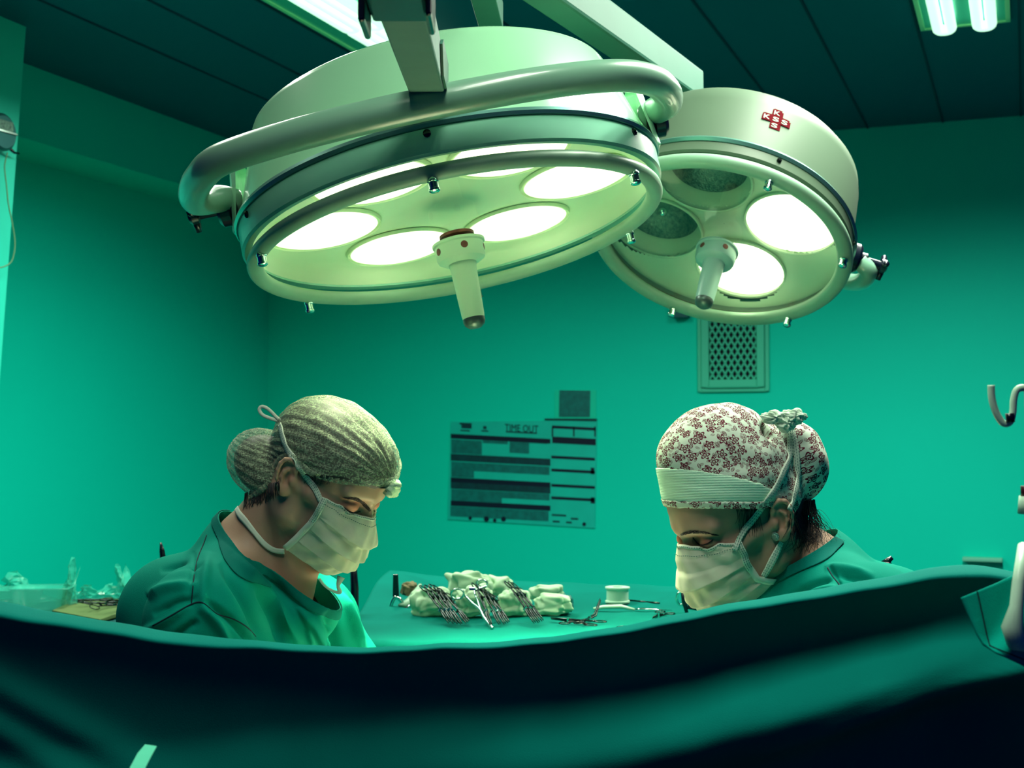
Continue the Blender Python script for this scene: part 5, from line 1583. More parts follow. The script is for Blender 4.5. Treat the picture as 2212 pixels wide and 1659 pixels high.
# ------------------------------------------------------------------ the hanging drape in front
def drape():
    rim = [(-420, 1240), (-200, 1262), (0, 1289), (100, 1312), (200, 1331), (320, 1354), (420, 1369), (560, 1385), (700, 1396), (800, 1400), (900, 1398), (940, 1391), (1000, 1393), (1100, 1387),
           (1200, 1378), (1300, 1363), (1400, 1343), (1500, 1322), (1600, 1301), (1700, 1283), (1800, 1264), (1900, 1247), (1980, 1230), (2050, 1214), (2110, 1208), (2170, 1214), (2230, 1224), (2400, 1250), (2700, 1330)]
    xs = np.linspace(-420, 2700, 420)
    ry = np.interp(xs, [r[0] for r in rim], [r[1] for r in rim])
    kern = np.ones(9) / 9; ry = np.convolve(np.pad(ry, 4, 'edge'), kern, 'valid')
    rollw = np.interp(xs, [-420, 0, 150, 420, 560, 900, 1300, 1700, 2000, 2100, 2700], [0.026, 0.027, 0.022, 0.022, 0.014, 0.010, 0.014, 0.018, 0.022, 0.028, 0.028])
    ry += rollw * 850
    ry += 1.6 * np.sin(xs * 0.031) * np.sin(xs * 0.0123 + 1)
    ts = np.concatenate([np.linspace(0, 60, 16)[:-1], np.linspace(60, 1700, 150)])
    bx = [-420, 0, 300, 600, 900, 1200, 1500, 1700, 1900, 2100, 2300, 2700]
    # centre line of the big fold, as distance below the rim
    by = [420, 350, 300, 240, 208, 198, 185, 165, 145, 125, 115, 110]
    bw = [60, 70, 70, 70, 72, 72, 68, 64, 56, 48, 45, 45]
    am = [0.0, 0.0, 0.0, 0.0, 0.008, 0.026, 0.052, 0.074, 0.082, 0.060, 0.02, 0.01]
    ohv = np.interp(xs, [-420, 0, 400, 700, 1000, 1500, 2000, 2300, 2700], [0.030, 0.034, 0.038, 0.042, 0.050, 0.068, 0.060, 0.03, 0.02])
    fc = np.interp(xs, bx, by); fw = np.interp(xs, bx, bw); fa = np.interp(xs, bx, am)
    V = []
    D0 = 1.50
    for t in ts:
        d = np.full_like(xs, D0)
        d = d - 0.10 * ((xs - 1106) / 1300) ** 2
        # under the rim the cloth falls back, then the belly of the fold swings out towards the camera
        d += ohv * (1 - np.exp(-t / 95.0)) * np.exp(-(np.maximum(0, t - fc + fw * 1.1) / 105.0) ** 2)
        s = 1 / (1 + np.exp(-(t - fc) / (fw * 0.32)))
        d -= fa * s
        # beyond the fold it hangs back again
        d += (0.9 * fa + 0.9 * ohv) * (1 / (1 + np.exp(-(t - fc - fw * 2.1) / (fw * 0.45))))
        # second fold, lower right, and crossing folds at lower left
        y = ry + t
        c2 = np.interp(xs, [1300, 1700, 2000, 2250, 2600], [1720, 1600, 1480, 1400, 1300])
        d -= 0.020 * np.exp(-((y - c2) / 26.0) ** 2) * np.clip((xs - 1500) / 300, 0, 1)
        c3 = np.interp(xs, [-400, 0, 200, 400, 600], [1330, 1470, 1590, 1700, 1800])
        d -= 0.010 * np.exp(-((y - c3) / 45.0) ** 2) * np.clip((520 - xs) / 300, 0, 1)
        c4 = np.interp(xs, [-400, 0, 200, 400, 600], [1360, 1560, 1690, 1820, 1950])
        d -= 0.010 * np.exp(-((y - c4) / 40.0) ** 2) * np.clip((420 - xs) / 300, 0, 1)
        for j, x in enumerate(xs):
            yy = ry[j] + t
            z = P(x, yy, D0).z
            p = P(x, yy, d[j])
            V.append((p.x, p.y, z + (0 if t < 1 else 0)))
    nu = len(xs)
    F = grid_faces(nu, len(ts))
    # rolled hem along the top: goes up, over and down the far side
    back = []
    top = [Vector(V[j]) for j in range(nu)]
    rows = [(0.12, 0.16), (0.4, 0.30), (0.8, 0.42), (1.2, 0.52), (1.5, 0.54), (1.72, 0.30), (1.85, -0.25), (1.9, -0.9)]
    for a, b in rows:
        for j, p in enumerate(top):
            q = p + HF * (rollw[j] * a) + Vector((0, 0, rollw[j] * b * 0.55 if b > 0 else 0.02 * b))
            back.append(tuple(q))
    n0 = len(V); V += back
    m = len(rows)
    for i in range(m):
        for j in range(nu - 1):
            a = (j if i == 0 else n0 + (i - 1) * nu + j); b = n0 + i * nu + j
            F.append((a, b, b + 1, a + 1))
    o = mesh_obj('surgical_drape', V, F, M_drape)
    s_ = o.modifiers.new('solidify', 'SOLIDIFY'); s_.thickness = 0.0015; s_.offset = 0
    tag(o, 'dark green surgical drape hanging in a sagging curve across the foreground', 'drape')
    return o, np.array(V[:nu * len(ts)])
dr, drV = drape()

# ------------------------------------------------------------------ instrument table
TZ = 1.155
def T(px, py, z=TZ):
    r = ray(px, py); return EYE + r * ((z - EYE.z) / r.z)
def tabletop():
    t = thing('instrument_table', 'draped instrument table behind the surgeons covered with green cloth', 'table', (T(1150, 1330).x, T(1150, 1330).y, 0), YAW)
    # cloth over a board; corners in the view
    nx, ny = 150, 70
    V = []
    L0 = T(760, 1410); 
    for i in range(ny + 1):
        v = i / ny
        for j in range(nx + 1):
            u = j / nx
            xn = 735 + (1760 - 735) * u; yn = 1400
            f = T(xn, 1385) ; 
            xf = 842 + (1640 - 842) * u; yf = 1246 + (1272 - 1246) * u
            b = T(xf, yf)
            p = f.lerp(b, v)
            z = TZ
            # raised lump of folded cloth at the far left corner
            lump = 0.030 * math.exp(-((u - 0.02) / 0.10) ** 2) * math.exp(-((v - 0.75) / 0.35) ** 2)
            z += lump + 0.0022 * math.sin(u * 31 + 3 * v) * math.sin(v * 13 + u * 7)
            z += 0.003 * math.exp(-((u - 0.5 - 0.3 * v) / 0.02) ** 2) - 0.003 * math.exp(-((v - 0.25) / 0.03) ** 2)
            V.append((p.x, p.y, z))
    F = grid_faces(nx + 1, ny + 1)
    # skirts hanging on every side
    base = len(V); m = nx + 1
    loop = [j for j in range(m)] + [i * m + nx for i in range(1, ny + 1)] + [ny * m + j for j in range(nx - 1, -1, -1)] + [i * m for i in range(ny - 1, 0, -1)]
    c = Vector(np.mean([V[k] for k in loop], axis=0))
    prev = loop
    for r, dz in enumerate((0.012, 0.05, 0.15, 0.30, 0.45)):
        row = []
        for q, k_ in enumerate(loop):
            p = Vector(V[k_]); o = (p - c); o.z = 0; o.normalize()
            w = 0.006 + 0.012 * dz / 0.45 * math.sin(q * 0.35) if r > 0 else 0.006
            row.append(len(V)); V.append(tuple(p + o * (0.006 + w) - Vector((0, 0, p.z - TZ)) * (1 if r else 0.5) - Vector((0, 0, dz))))
        n = len(loop)
        for q in range(n): F.append((prev[q], row[q], row[(q + 1) % n], prev[(q + 1) % n]))
        prev = row
    cl = mesh_obj('table_drape', V, F, M_tablecloth, t, world=True)
    # frame and legs
    ctr = T(1180, 1320)
    for dx, dy in ((-0.32, -0.25), (0.32, -0.25), (-0.32, 0.25), (0.32, 0.25)):
        p = ctr + RIGHT * dx + HF * dy
        MB().tube([(p.x, p.y, 0.0), (p.x, p.y, TZ - 0.03)], 0.014, 12).build('leg', M_steel, t, smooth=True, world=True)
    return t
tabletop()

# gauze packs
def gauze(px, py, w, h, dpt, rot, label, seed, up=0.0, grp='white gauze packs on the instrument table'):
    rnd = np.random.RandomState(seed)
    c = T(px, py)
    bm = bmesh.new(); bmesh.ops.create_icosphere(bm, subdivisions=5, radius=1.0)
    V = np.array([v.co[:] for v in bm.verts]); F = [tuple(v.index for v in f.verts) for f in bm.faces]; bm.free()
    n = V / np.linalg.norm(V, axis=1)[:, None]
    V = np.sign(n) * np.abs(n) ** 0.72
    f = np.zeros(len(V))
    for _ in range(16):
        k_ = rnd.randn(3) * 4.5; f += np.sin(n @ k_ + rnd.rand() * 6) * 0.035
    f -= 0.10 * np.exp(-((n[:, 0] - rnd.uniform(-.5, .5) + 0.3 * n[:, 2]) / 0.10) ** 2)
    f -= 0.08 * np.exp(-((n[:, 2] + 0.1 - 0.3 * n[:, 0]) / 0.07) ** 2)
    V = V * (1 + f)[:, None] * np.array((w / 2, dpt / 2, h / 2)) * 0.88
    V[:, 2] = np.maximum(V[:, 2] + h / 2 * 0.86, 0.0) + up + 0.002
    t = thing('gauze_pack', label, 'gauze', (c.x, c.y, TZ), YAW + rot, group=grp)
    mesh_obj('gauze_cloth', V, F, M_gauze, t)
    return t
gauze(932, 1331, 0.100, 0.066, 0.06, 0.1, 'leftmost white gauze pack, behind the first row of clamps', 1)
gauze(1026, 1333, 0.086, 0.074, 0.055, 0.0, 'white gauze pack standing under the open clamp', 2)
gauze(1012, 1308, 0.110, 0.070, 0.07, 0.0, 'white gauze pack at the back, highest of them', 3, up=0.014)
gauze(1077, 1302, 0.075, 0.052, 0.06, 0.2, 'white gauze pack at the back beside the open clamp ring', 4, up=0.014)
gauze(1112, 1331, 0.078, 0.062, 0.055, 0.0, 'rounded white gauze pack under the clamps with white tips', 5)
gauze(1192, 1330, 0.092, 0.052, 0.06, -0.1, 'rightmost white gauze pack on the instrument table', 6)
gauze(1180, 1310, 0.088, 0.044, 0.05, 0.0, 'flat folded white gauze behind the rightmost pack', 7, up=0.008)
o_ = gauze(1216, 1326, 0.044, 0.046, 0.05, 0.4, 'dark green crumpled cloth beside the rightmost gauze pack', 8, grp=None)
o_['category'] = 'cloth'; o_.name = 'crumpled_cloth'
for ch in o_.children: ch.data.materials[0] = M_ink3; ch.name = 'cloth_folds'

# clamps
def arm_path(sx, L, spread):
    """one half of a clamp in the plane z=0, ring end at y=0, tip at y=L"""
    j = L * 0.62
    return [(sx * spread, 0.022, 0), (sx * spread * 0.8, 0.034, 0), (sx * 0.006, j * 0.75, 0), (0.0, j, 0), (-sx * 0.0018, L * 0.8, 0), (-sx * 0.0008, L * 0.97, 0)]
def make_clamp(L=0.15, spread=0.010, ringr=0.011, curved=0.0, mat_=None, name='surgical_clamp', label='', cat='clamp', group=None, th=0.0017):
    t = thing(name, label, cat, (0, 0, 0), group=group)
    mat_ = mat_ or M_steel
    for k_, sx in enumerate((-1, 1)):
        z = 0.0015 * sx
        pts = arm_path(sx, L, spread)
        pts = [(x, y, z + curved * max(0, (y - L * 0.72)) ** 2 * 60) for x, y, _ in pts]
        a = MB(); a.tube(pts, [th * 0.9, th, th, th * 1.5, th * 1.1, th * 0.6], 8)
        arm_ = a.build('clamp_arm', mat_, t, smooth=True)
        r = MB(); c = (sx * (spread + 0.003), 0.012)
        r.tube([(c[0] + ringr * math.cos(q) * 0.85, c[1] + ringr * 1.15 * math.sin(q), z) for q in np.linspace(0, 2 * PI, 21)], th * 0.72, 6, caps=False)
        r.build('finger_ring', mat_, arm_, smooth=True)
    MB().box((-0.006, 0.040, -0.002), (0.006, 0.043, 0.002)).build('ratchet', mat_, t)
    MB().lathe([(0, -0.0045), (0.0035, -0.0045), (0.0035, 0.0045), (0, 0.0045)], 12, Matrix.Translation((0, L * 0.62, 0))).build('hinge_pin', M_chrome, t, smooth=False)
    return t
def place(t, a, b, roll=0.0):
    """ring end at a, tip towards b"""
    a = Vector(a); b = Vector(b); y = (b - a).normalized(); z = Vector((0, 0, 1)); x = y.cross(z).normalized(); z = x.cross(y)
    m = Matrix((( x.x, y.x, z.x, a.x), (x.y, y.y, z.y, a.y), (x.z, y.z, z.z, a.z), (0, 0, 0, 1))) @ Matrix.Rotation(roll, 4, 'Y')
    t.matrix_world = m
    return t
first = make_clamp(0.155, 0.009, 0.0105, 0.0, M_steel, label='x')
rows = []
for i, (rx, ry, tx, ty) in enumerate(((919, 1271, 972, 1347), (929, 1270, 982, 1348), (938, 1268, 991, 1349), (947, 1271, 998, 1350), (958, 1277, 1010, 1347), (963, 1285, 1014, 1344))):
    rows.append((rx, ry, tx, ty, 'closed steel clamp leaning on the leftmost gauze pack, %s' % ('first from the left', 'second from the left', 'third from the left', 'fourth from the left', 'fifth from the left', 'last at the right of the row')[i], 'row of clamps on the leftmost gauze'))
for i, (rx, ry, tx, ty) in enumerate(((1032, 1272, 1062, 1352), (1042, 1272, 1080, 1350), (1052, 1278, 1092, 1350), (1060, 1284, 1100, 1346))):
    rows.append((rx, ry, tx, ty, 'closed steel clamp behind the open clamp, %s' % ('leftmost of four', 'second of four', 'third of four', 'rightmost of four')[i], 'clamps behind the open clamp'))
for i, (rx, ry, tx, ty) in enumerate(((1100, 1262, 1157, 1348), (1108, 1262, 1166, 1347), (1116, 1265, 1174, 1343))):
    rows.append((rx, ry, tx, ty, 'steel clamp on the rounded gauze pack, %s' % ('left of three', 'middle of three', 'right of three')[i], 'clamps on the rounded gauze'))
for i, (rx, ry, tx, ty, lab_, g_) in enumerate(rows):
    c = first if i == 0 else copy_tree(first)
    b = T(tx, ty, TZ + 0.008); dr_ = (b - EYE).dot(FWD)
    a = P(rx, ry, dr_ + 0.135)
    a = b + (a - b).normalized() * 0.155
    yv = (b - a).normalized(); zv = yv.cross(HF + RIGHT * 0.22).normalized(); xv = yv.cross(zv)
    c.matrix_world = Matrix(((xv.x, yv.x, zv.x, a.x), (xv.y, yv.y, zv.y, a.y), (xv.z, yv.z, zv.z, a.z), (0, 0, 0, 1)))
    c['label'] = lab_; c['group'] = g_
# large open clamp on top
big_c = thing('needle_holder', 'large open steel clamp with spread rings lying across the gauze', 'clamp', T(1040, 1330))
jt = P(1036, 1313, 2.78); 
def cl(px, py, d): return P(px, py, d)
m = MB(); m.tube([tuple(p) for p in catmull([cl(1003, 1288, 2.84), cl(1010, 1281, 2.84), cl(1024, 1276, 2.83)], 5)], 0.0026, 8)
arms = []
for path in ([(1000, 1284, 2.84), (1008, 1290, 2.84), (1020, 1303, 2.81), (1036, 1316, 2.78), (1046, 1334, 2.75), (1063, 1358, 2.70)],
             [(1052, 1266, 2.84), (1028, 1275, 2.84), (1026, 1282, 2.83), (1033, 1300, 2.80), (1039, 1318, 2.78), (1048, 1334, 2.75), (1064, 1357, 2.70)]):
    a = MB(); pts = [tuple(p) for p in catmull([cl(*q) for q in path], 6)]
    a.tube(pts, [0.0026 + 0.0016 * math.exp(-((i / len(pts) - 0.72) / 0.12) ** 2) for i in range(len(pts))], 10); arms.append(a.build('clamp_arm', M_chrome, big_c, smooth=True, world=True))
for (cx_, cyy, d_, ra, rb, tilt), ar in zip(((988, 1283, 2.84, 15, 10, -0.5), (1041, 1261, 2.85, 12, 8, 0.5)), arms):
    a = MB(); pts = [tuple(cl(cx_ + ra * math.cos(q) * math.cos(tilt) - rb * math.sin(q) * math.sin(tilt), cyy + ra * math.cos(q) * math.sin(tilt) * 0.6 + rb * math.sin(q), d_)) for q in np.linspace(0, 2 * PI, 25)]
    a.tube(pts, 0.0022, 8, caps=False); a.build('finger_ring', M_chrome, ar, smooth=True, world=True)
a = MB(); p = cl(1022, 1272, 2.82); a.box((p.x - 0.008, p.y - 0.003, p.z - 0.003), (p.x + 0.006, p.y + 0.003, p.z + 0.003)); a.build('ratchet', M_chrome, big_c, world=True, bevel=0.001)

# lying instruments to the right
def lying(px0, py0, px1, py1, L, label, name, curved=0.0, spread=0.012, mat_=None, roll=0.0, grp='instruments laid out on the green cloth'):
    c = make_clamp(L, spread, 0.013, curved, mat_ or M_steel, name=name, label=label, cat='scissors' if 'scissors' in name else 'clamp', group=grp)
    a = T(px0, py0, TZ + 0.006); b = T(px1, py1, TZ + 0.006)
    place(c, a, b, roll)
    return c
lying(1230, 1347, 1308, 1326, 0.15, 'dark curved scissors lying right of the gauze packs', 'surgical_scissors', 0.4, 0.014)
lying(1296, 1347, 1176, 1334, 0.13, 'scissors with two rings lying in front of the dark cloth', 'surgical_scissors', 0.0, 0.014)
lying(1345, 1356, 1468, 1345, 0.14, 'thin dark clamp lying nearest the right end of the drape rim', 'surgical_clamp', 0.0, 0.011)
lying(1440, 1322, 1370, 1350, 0.10, 'short dark forceps crossing the thin clamp', 'surgical_clamp', 0.0, 0.008)
# upright ringed holder beside the right mask
nh = thing('needle_holder', 'dark ringed holder standing by the mask of the right surgeon', 'clamp', T(1478, 1330))
pm_ = T(1478, 1325); dd_ = (pm_ - EYE).dot(FWD)
a = MB(); pts = [tuple(P(1470 + 8 * math.cos(q), 1293 + 14 * math.sin(q), dd_)) for q in np.linspace(0, 2 * PI, 21)]
a.tube(pts, 0.0028, 8, caps=False); a.build('finger_ring', M_chrome, nh, smooth=True, world=True)
a = MB(); a.tube([tuple(P(1474, 1278, dd_)), tuple(P(1478, 1300, dd_)), tuple(P(1483, 1322, dd_)), tuple(P(1489, 1333, dd_))], [0.004, 0.006, 0.004, 0.004], 8); a.build('shank', M_black, nh, smooth=True, world=True)
a = MB(); a.tube([tuple(P(1486, 1308, dd_)), tuple(P(1510, 1312, dd_)), tuple(P(1530, 1316, dd_))], 0.008, 8); a.build('jaw', M_black, nh, smooth=True, world=True)
# spool
c = T(1334, 1303)
sp_ = thing('tape_spool', 'white plastic spool standing alone right of the gauze', 'spool', (c.x, c.y, TZ))
MB().lathe([(0, 0.002), (0.0285, 0.002), (0.0290, 0.004), (0.0285, 0.006), (0.0255, 0.0075), (0.0255, 0.033), (0.0285, 0.034), (0.0290, 0.036), (0.0285, 0.038), (0.012, 0.038), (0.011, 0.030), (0, 0.030)], 48).build('spool_body', M_whiteplastic, sp_, auto=30)
# white handled knife
a_, b_ = T(1282, 1315, TZ + 0.006), T(1452, 1318, TZ + 0.004)
kn_ = thing('scalpel', 'white handled scalpel lying in front of the spool', 'scalpel', a_)
mid_ = a_.lerp(b_, 0.52)
MB().tube([tuple(a_), tuple(a_.lerp(b_, 0.12) + Vector((0, 0, 0.004))), tuple(a_.lerp(b_, 0.35) + Vector((0, 0, 0.006))), tuple(mid_)], [0.004, 0.0065, 0.007, 0.0035], 10, flat=0.7).build('handle', M_whiteplastic, kn_, smooth=True, world=True)
MB().tube([tuple(mid_), tuple(a_.lerp(b_, 0.62) + Vector((0, 0, 0.002))), tuple(b_)], [0.003, 0.005, 0.0012], 8, flat=0.4).build('blade', M_chrome, kn_, smooth=True, world=True)
# little dark rod behind
a_, b_ = T(1352, 1296, TZ + 0.004), T(1425, 1303, TZ + 0.004)
o = MB().tube([tuple(a_), tuple(b_)], 0.002, 8).build('steel_rod', M_steel, smooth=True); tag(o, 'thin dark rod lying behind the white spool', 'rod')
# retractor and soiled gauze at the left end
rt = thing('retractor', 'dark upright retractor blade with shiny bent handle at left end', 'retractor', T(852, 1318))
q = T(852, 1318); dq = (q - EYE).dot(FWD)
a = MB(); V = []
for (x, y) in ((849, 1241), (860, 1241), (862, 1290), (848, 1290)): V += [tuple(P(x, y, dq)), tuple(P(x, y, dq) + HF * 0.004)]
a.add(V, [(0, 2, 4, 6), (7, 5, 3, 1), (0, 1, 3, 2), (2, 3, 5, 4), (4, 5, 7, 6), (6, 7, 1, 0)]); a.build('blade', M_black, rt, world=True, bevel=0.001)
a = MB(); a.tube([tuple(p) for p in catmull([P(842, 1316, dq), P(848, 1298, dq), P(855, 1290, dq), P(865, 1296, dq), P(872, 1308, dq), P(885, 1311, dq - 0.01)], 6)], 0.0045, 10); a.build('bent_handle', M_chrome, rt, smooth=True, world=True)
a = MB(); a.tube([tuple(P(838, 1320, dq)), tuple(P(858, 1318, dq)), tuple(P(882, 1312, dq - 0.01))], [0.003, 0.006, 0.003], 8); a.build('foot', M_black, rt, smooth=True, world=True)
g = gauze(884, 1296, 0.045, 0.045, 0.04, 0.3, 'small brown stained gauze beside the upright retractor', 12, grp=None)
for ch in g.children: ch.data.materials[0] = M_brownlid
a = P(868, 1308, 3.0); b = P(908, 1262, 3.08)
tr = thing('kidney_dish', 'narrow pale dish tilted behind the leftmost gauze', 'dish', T(888, 1310))
MB().tube([tuple(a), tuple(a.lerp(b, 0.5) + Vector((0, 0, -0.012))), tuple(b)], [0.010, 0.013, 0.004], 12, flat=0.45).build('dish_body', M_bezel, tr, smooth=True, world=True)

# dark chair back edge behind the left surgeon
q0 = P(762, 1205, 2.9); q1 = P(766, 1270, 2.9)
pp = thing('stand_post', 'dark upright post seen behind the mask of the left surgeon', 'post', (q1.x, q1.y, 0))
MB().tube([(q1.x, q1.y, 0.0), tuple(q1), tuple(q0)], [0.012, 0.009, 0.007], 10).build('post', M_black, pp, smooth=True, world=True)
q0 = P(347, 1172, 2.9); q1 = P(355, 1230, 2.9)
pp = thing('stand_post', 'dark pointed post tip above the near shoulder at far left', 'post', (q1.x, q1.y, 0))
MB().tube([(q1.x, q1.y, 0.0), tuple(q1), tuple(P(350, 1190, 2.9)), tuple(q0)], [0.012, 0.008, 0.006, 0.002], 10).build('post', M_black, pp, smooth=True, world=True)
# dark knob behind the right shoulder
q0 = P(1912, 1226, 2.35)
kb_ = thing('post_clamp', 'dark knob clamp on a post behind the right shoulder', 'clamp', (q0.x, q0.y, 0))
MB().tube([(q0.x, q0.y, 0.0), (q0.x, q0.y, q0.z - 0.012)], 0.010, 12).build('post', M_steel, kb_, smooth=True, world=True)
a = MB(); a.box((q0.x - 0.013, q0.y - 0.012, q0.z - 0.018), (q0.x + 0.011, q0.y + 0.012, q0.z + 0.010)); a.build('clamp_block', M_black, kb_, world=True, bevel=0.004)
MB().tube([(q0.x - 0.002, q0.y, q0.z + 0.006), (q0.x + 0.012, q0.y, q0.z + 0.018)], [0.007, 0.004], 10).build('clamp_screw', M_black, kb_, smooth=True, world=True)

# ------------------------------------------------------------------ side table at the left
LZ = 1.10
def TL_(px, py, z=LZ):
    r = ray(px, py); return EYE + r * ((z - EYE.z) / r.z)
tc_ = TL_(100, 1335)
lt = thing('side_table', 'steel side table at left loaded with packets and instruments', 'table', (tc_.x, tc_.y, 0), YAW)
V = [TL_(-90, 1390), TL_(330, 1390), TL_(330, 1294), TL_(-90, 1294)]
a = MB(); a.add([tuple(v) for v in V] + [tuple(v - Vector((0, 0, 0.03))) for v in V], [(0, 1, 2, 3), (7, 6, 5, 4), (0, 4, 5, 1), (1, 5, 6, 2), (2, 6, 7, 3), (3, 7, 4, 0)])
a.build('table_top', mat('side_table_cover', (0.0, 0.07, 0.07), rough=0.5), lt, world=True, bevel=0.004)
for v in V:
    p = v.lerp(sum(V, Vector()) / 4, 0.06)
    MB().tube([(p.x, p.y, 0), (p.x, p.y, LZ - 0.03)], 0.014, 12).build('leg', M_steel, lt, smooth=True, world=True)
V = [TL_(112, 1325, LZ + 0.004), TL_(215, 1345, LZ + 0.004), TL_(300, 1320, LZ + 0.004), TL_(240, 1296, LZ + 0.004), TL_(150, 1308, LZ + 0.004)]
V2 = [tuple(v + Vector((0, 0, 0.008 if i not in (2,) else 0.014))) for i, v in enumerate(V)]
o = MB().add([tuple(v) for v in V] + V2, [(0, 1, 2, 3, 4), (9, 8, 7, 6, 5)] + [(i, 5 + i, 5 + (i + 1) % 5, (i + 1) % 5) for i in range(5)]).build('paper_packet', M_paper, bevel=0.002)
tag(o, 'flat olive paper packet on the side table', 'packet')
# clear tub
def tub(px, py, w, d, h, label):
    c = TL_(px, py, LZ + 0.004)
    t = thing('plastic_tub', label, 'tub', c, YAW + 0.1)
    V = []
    def rect(sx, sy, z, r=0.012):
        out = []
        for (cx, cyy, a0_) in ((sx - r, sy - r, 0), (-sx + r, sy - r, 90), (-sx + r, -sy + r, 180), (sx - r, -sy + r, 270)):
            for q in range(5):
                an = math.radians(a0_ + q * 22.5); out.append((cx + r * math.cos(an), cyy + r * math.sin(an), z))
        return out
    rings = [rect(w * .42, d * .42, 0), rect(w * .5, d * .5, h), rect(w * .53, d * .53, h), rect(w * .53, d * .53, h - 0.004)]
    V = [p for r in rings for p in r]; n = 20
    F = [tuple(range(n))[::-1]] + [(i * n + k_, i * n + (k_ + 1) % n, (i + 1) * n + (k_ + 1) % n, (i + 1) * n + k_) for i in range(3) for k_ in range(n)]
    mesh_obj('tub_wall', V, F, M_film, t)
    return t
tub(92, 1318, 0.14, 0.10, 0.060, 'clear plastic tub standing nearest the drape on the side table')
tub(20, 1308, 0.16, 0.10, 0.045, 'wider clear plastic tub at the left edge of the picture')
# crumpled clear wrappings
def wrap_film(px, py, w, h, seed, label, lean=(0, 0)):
    rnd = np.random.RandomState(seed)
    c = TL_(px, py, LZ + 0.004); n = 16
    V = []
    for i in range(n + 1):
        for j in range(n + 1):
            u, v = i / n - 0.5, j / n
            x = u * w * (1 - 0.5 * v) + lean[0] * v + rnd.uniform(-1, 1) * w * 0.05
            y = 0.02 * math.sin(u * 14 + v * 5 + seed) + lean[1] * v + rnd.uniform(-1, 1) * 0.005
            V.append((x, y, v * h * (1 + 0.35 * math.sin(u * 9 + seed)) + 0.001))
    t = thing('clear_wrapper', label, 'wrapper', c, YAW, group='crumpled clear wrappers on the side table')
    mesh_obj('film', V, grid_faces(n + 1, n + 1), M_film, t, smooth=False)
wrap_film(40, 1300, 0.20, 0.060, 1, 'crumpled clear wrapper spread over the wider tub', (-0.02, 0.0))
wrap_film(148, 1312, 0.045, 0.095, 2, 'tall crumpled clear wrapper beside the nearer tub', (0.01, 0))
wrap_film(285, 1300, 0.045, 0.075, 3, 'clear wrapper leaning towards the sleeve of the left surgeon', (-0.035, 0))
wrap_film(205, 1300, 0.16, 0.035, 4, 'low crumpled clear wrapper over the heaped instruments', (0, 0))
rnd = random.Random(11)
it = make_clamp(0.17, 0.010, 0.012, 0.2, M_steel, label='x')
LAB = ('topmost of the heap', 'pointing left under the heap', 'lowest at the back of the heap', 'crossing the heap', 'nearest the olive packet', 'furthest right in the heap')
for i in range(6):
    c = it if i == 0 else copy_tree(it)
    x = 180 + i * 17; y = 1296 + (i % 3) * 5
    a = TL_(x - 25, y, LZ + 0.02 + 0.006 * i); b = TL_(x + 50, y + 3 * (i % 2), LZ + 0.012 + 0.004 * i)
    place(c, a, b, roll=rnd.uniform(-0.6, 0.6)); c['label'] = 'dark steel clamp on the side table, ' + LAB[i]; c['group'] = 'heap of clamps on the side table'

# ------------------------------------------------------------------ stand at the right edge holding the drape
D1 = 1.36
pr = P(2238, 1300, D1)
iv = thing('drape_stand', 'pale metal stand at the right edge gripping the drape', 'stand', (pr.x, pr.y, 0))
MB().tube([(pr.x, pr.y, 0.0), (pr.x, pr.y, 1.60)], 0.0085, 20).build('pole', mat('dark_pole', (0.015, 0.008, 0.02), rough=0.3, spec=0.5), iv, smooth=True, world=True)
MB().tube([tuple(P(2212, 1180, 1.30)), tuple(P(2200, 1260, 1.27)), tuple(P(2196, 1310, 1.27)), tuple(P(2186, 1355, 1.265)), tuple(P(2194, 1385, 1.265)), tuple(P(2238, 1396, 1.35))],
          [0.006, 0.006, 0.0065, 0.010, 0.009, 0.007], 14).build('clamp_handle', M_whiteplastic, iv, smooth=True, world=True)
MB().tube([tuple(P(2217, 1050, D1 - 0.012)), tuple(P(2217, 1072, D1 - 0.012))], 0.0055, 12).build('grip_cap', M_darkred, iv, smooth=True, world=True)
MB().tube([tuple(P(2218, 1072, D1 - 0.012)), tuple(P(2217, 1110, D1 - 0.012))], [0.0075, 0.0085], 12).build('grip', M_whiteplastic, iv, smooth=True, world=True)
pts = [P(2141, 832, D1), P(2143, 862, D1), P(2152, 892, D1), P(2167, 914, D1), P(2182, 911, D1), P(2188, 890, D1), P(2190, 862, D1), P(2197, 842, D1), P(2214, 838, D1), P(2238, 845, D1)]
hk = MB().tube([tuple(p) for p in catmull(pts, 6)], 0.0036, 12).build('hook', M_whiteplastic, iv, smooth=True, world=True)
MB().tube([tuple(P(2181, 893, D1 - 0.004)), tuple(P(2183, 912, D1 - 0.004))], 0.0045, 10).build('hook_sleeve', M_black, hk, smooth=True, world=True)

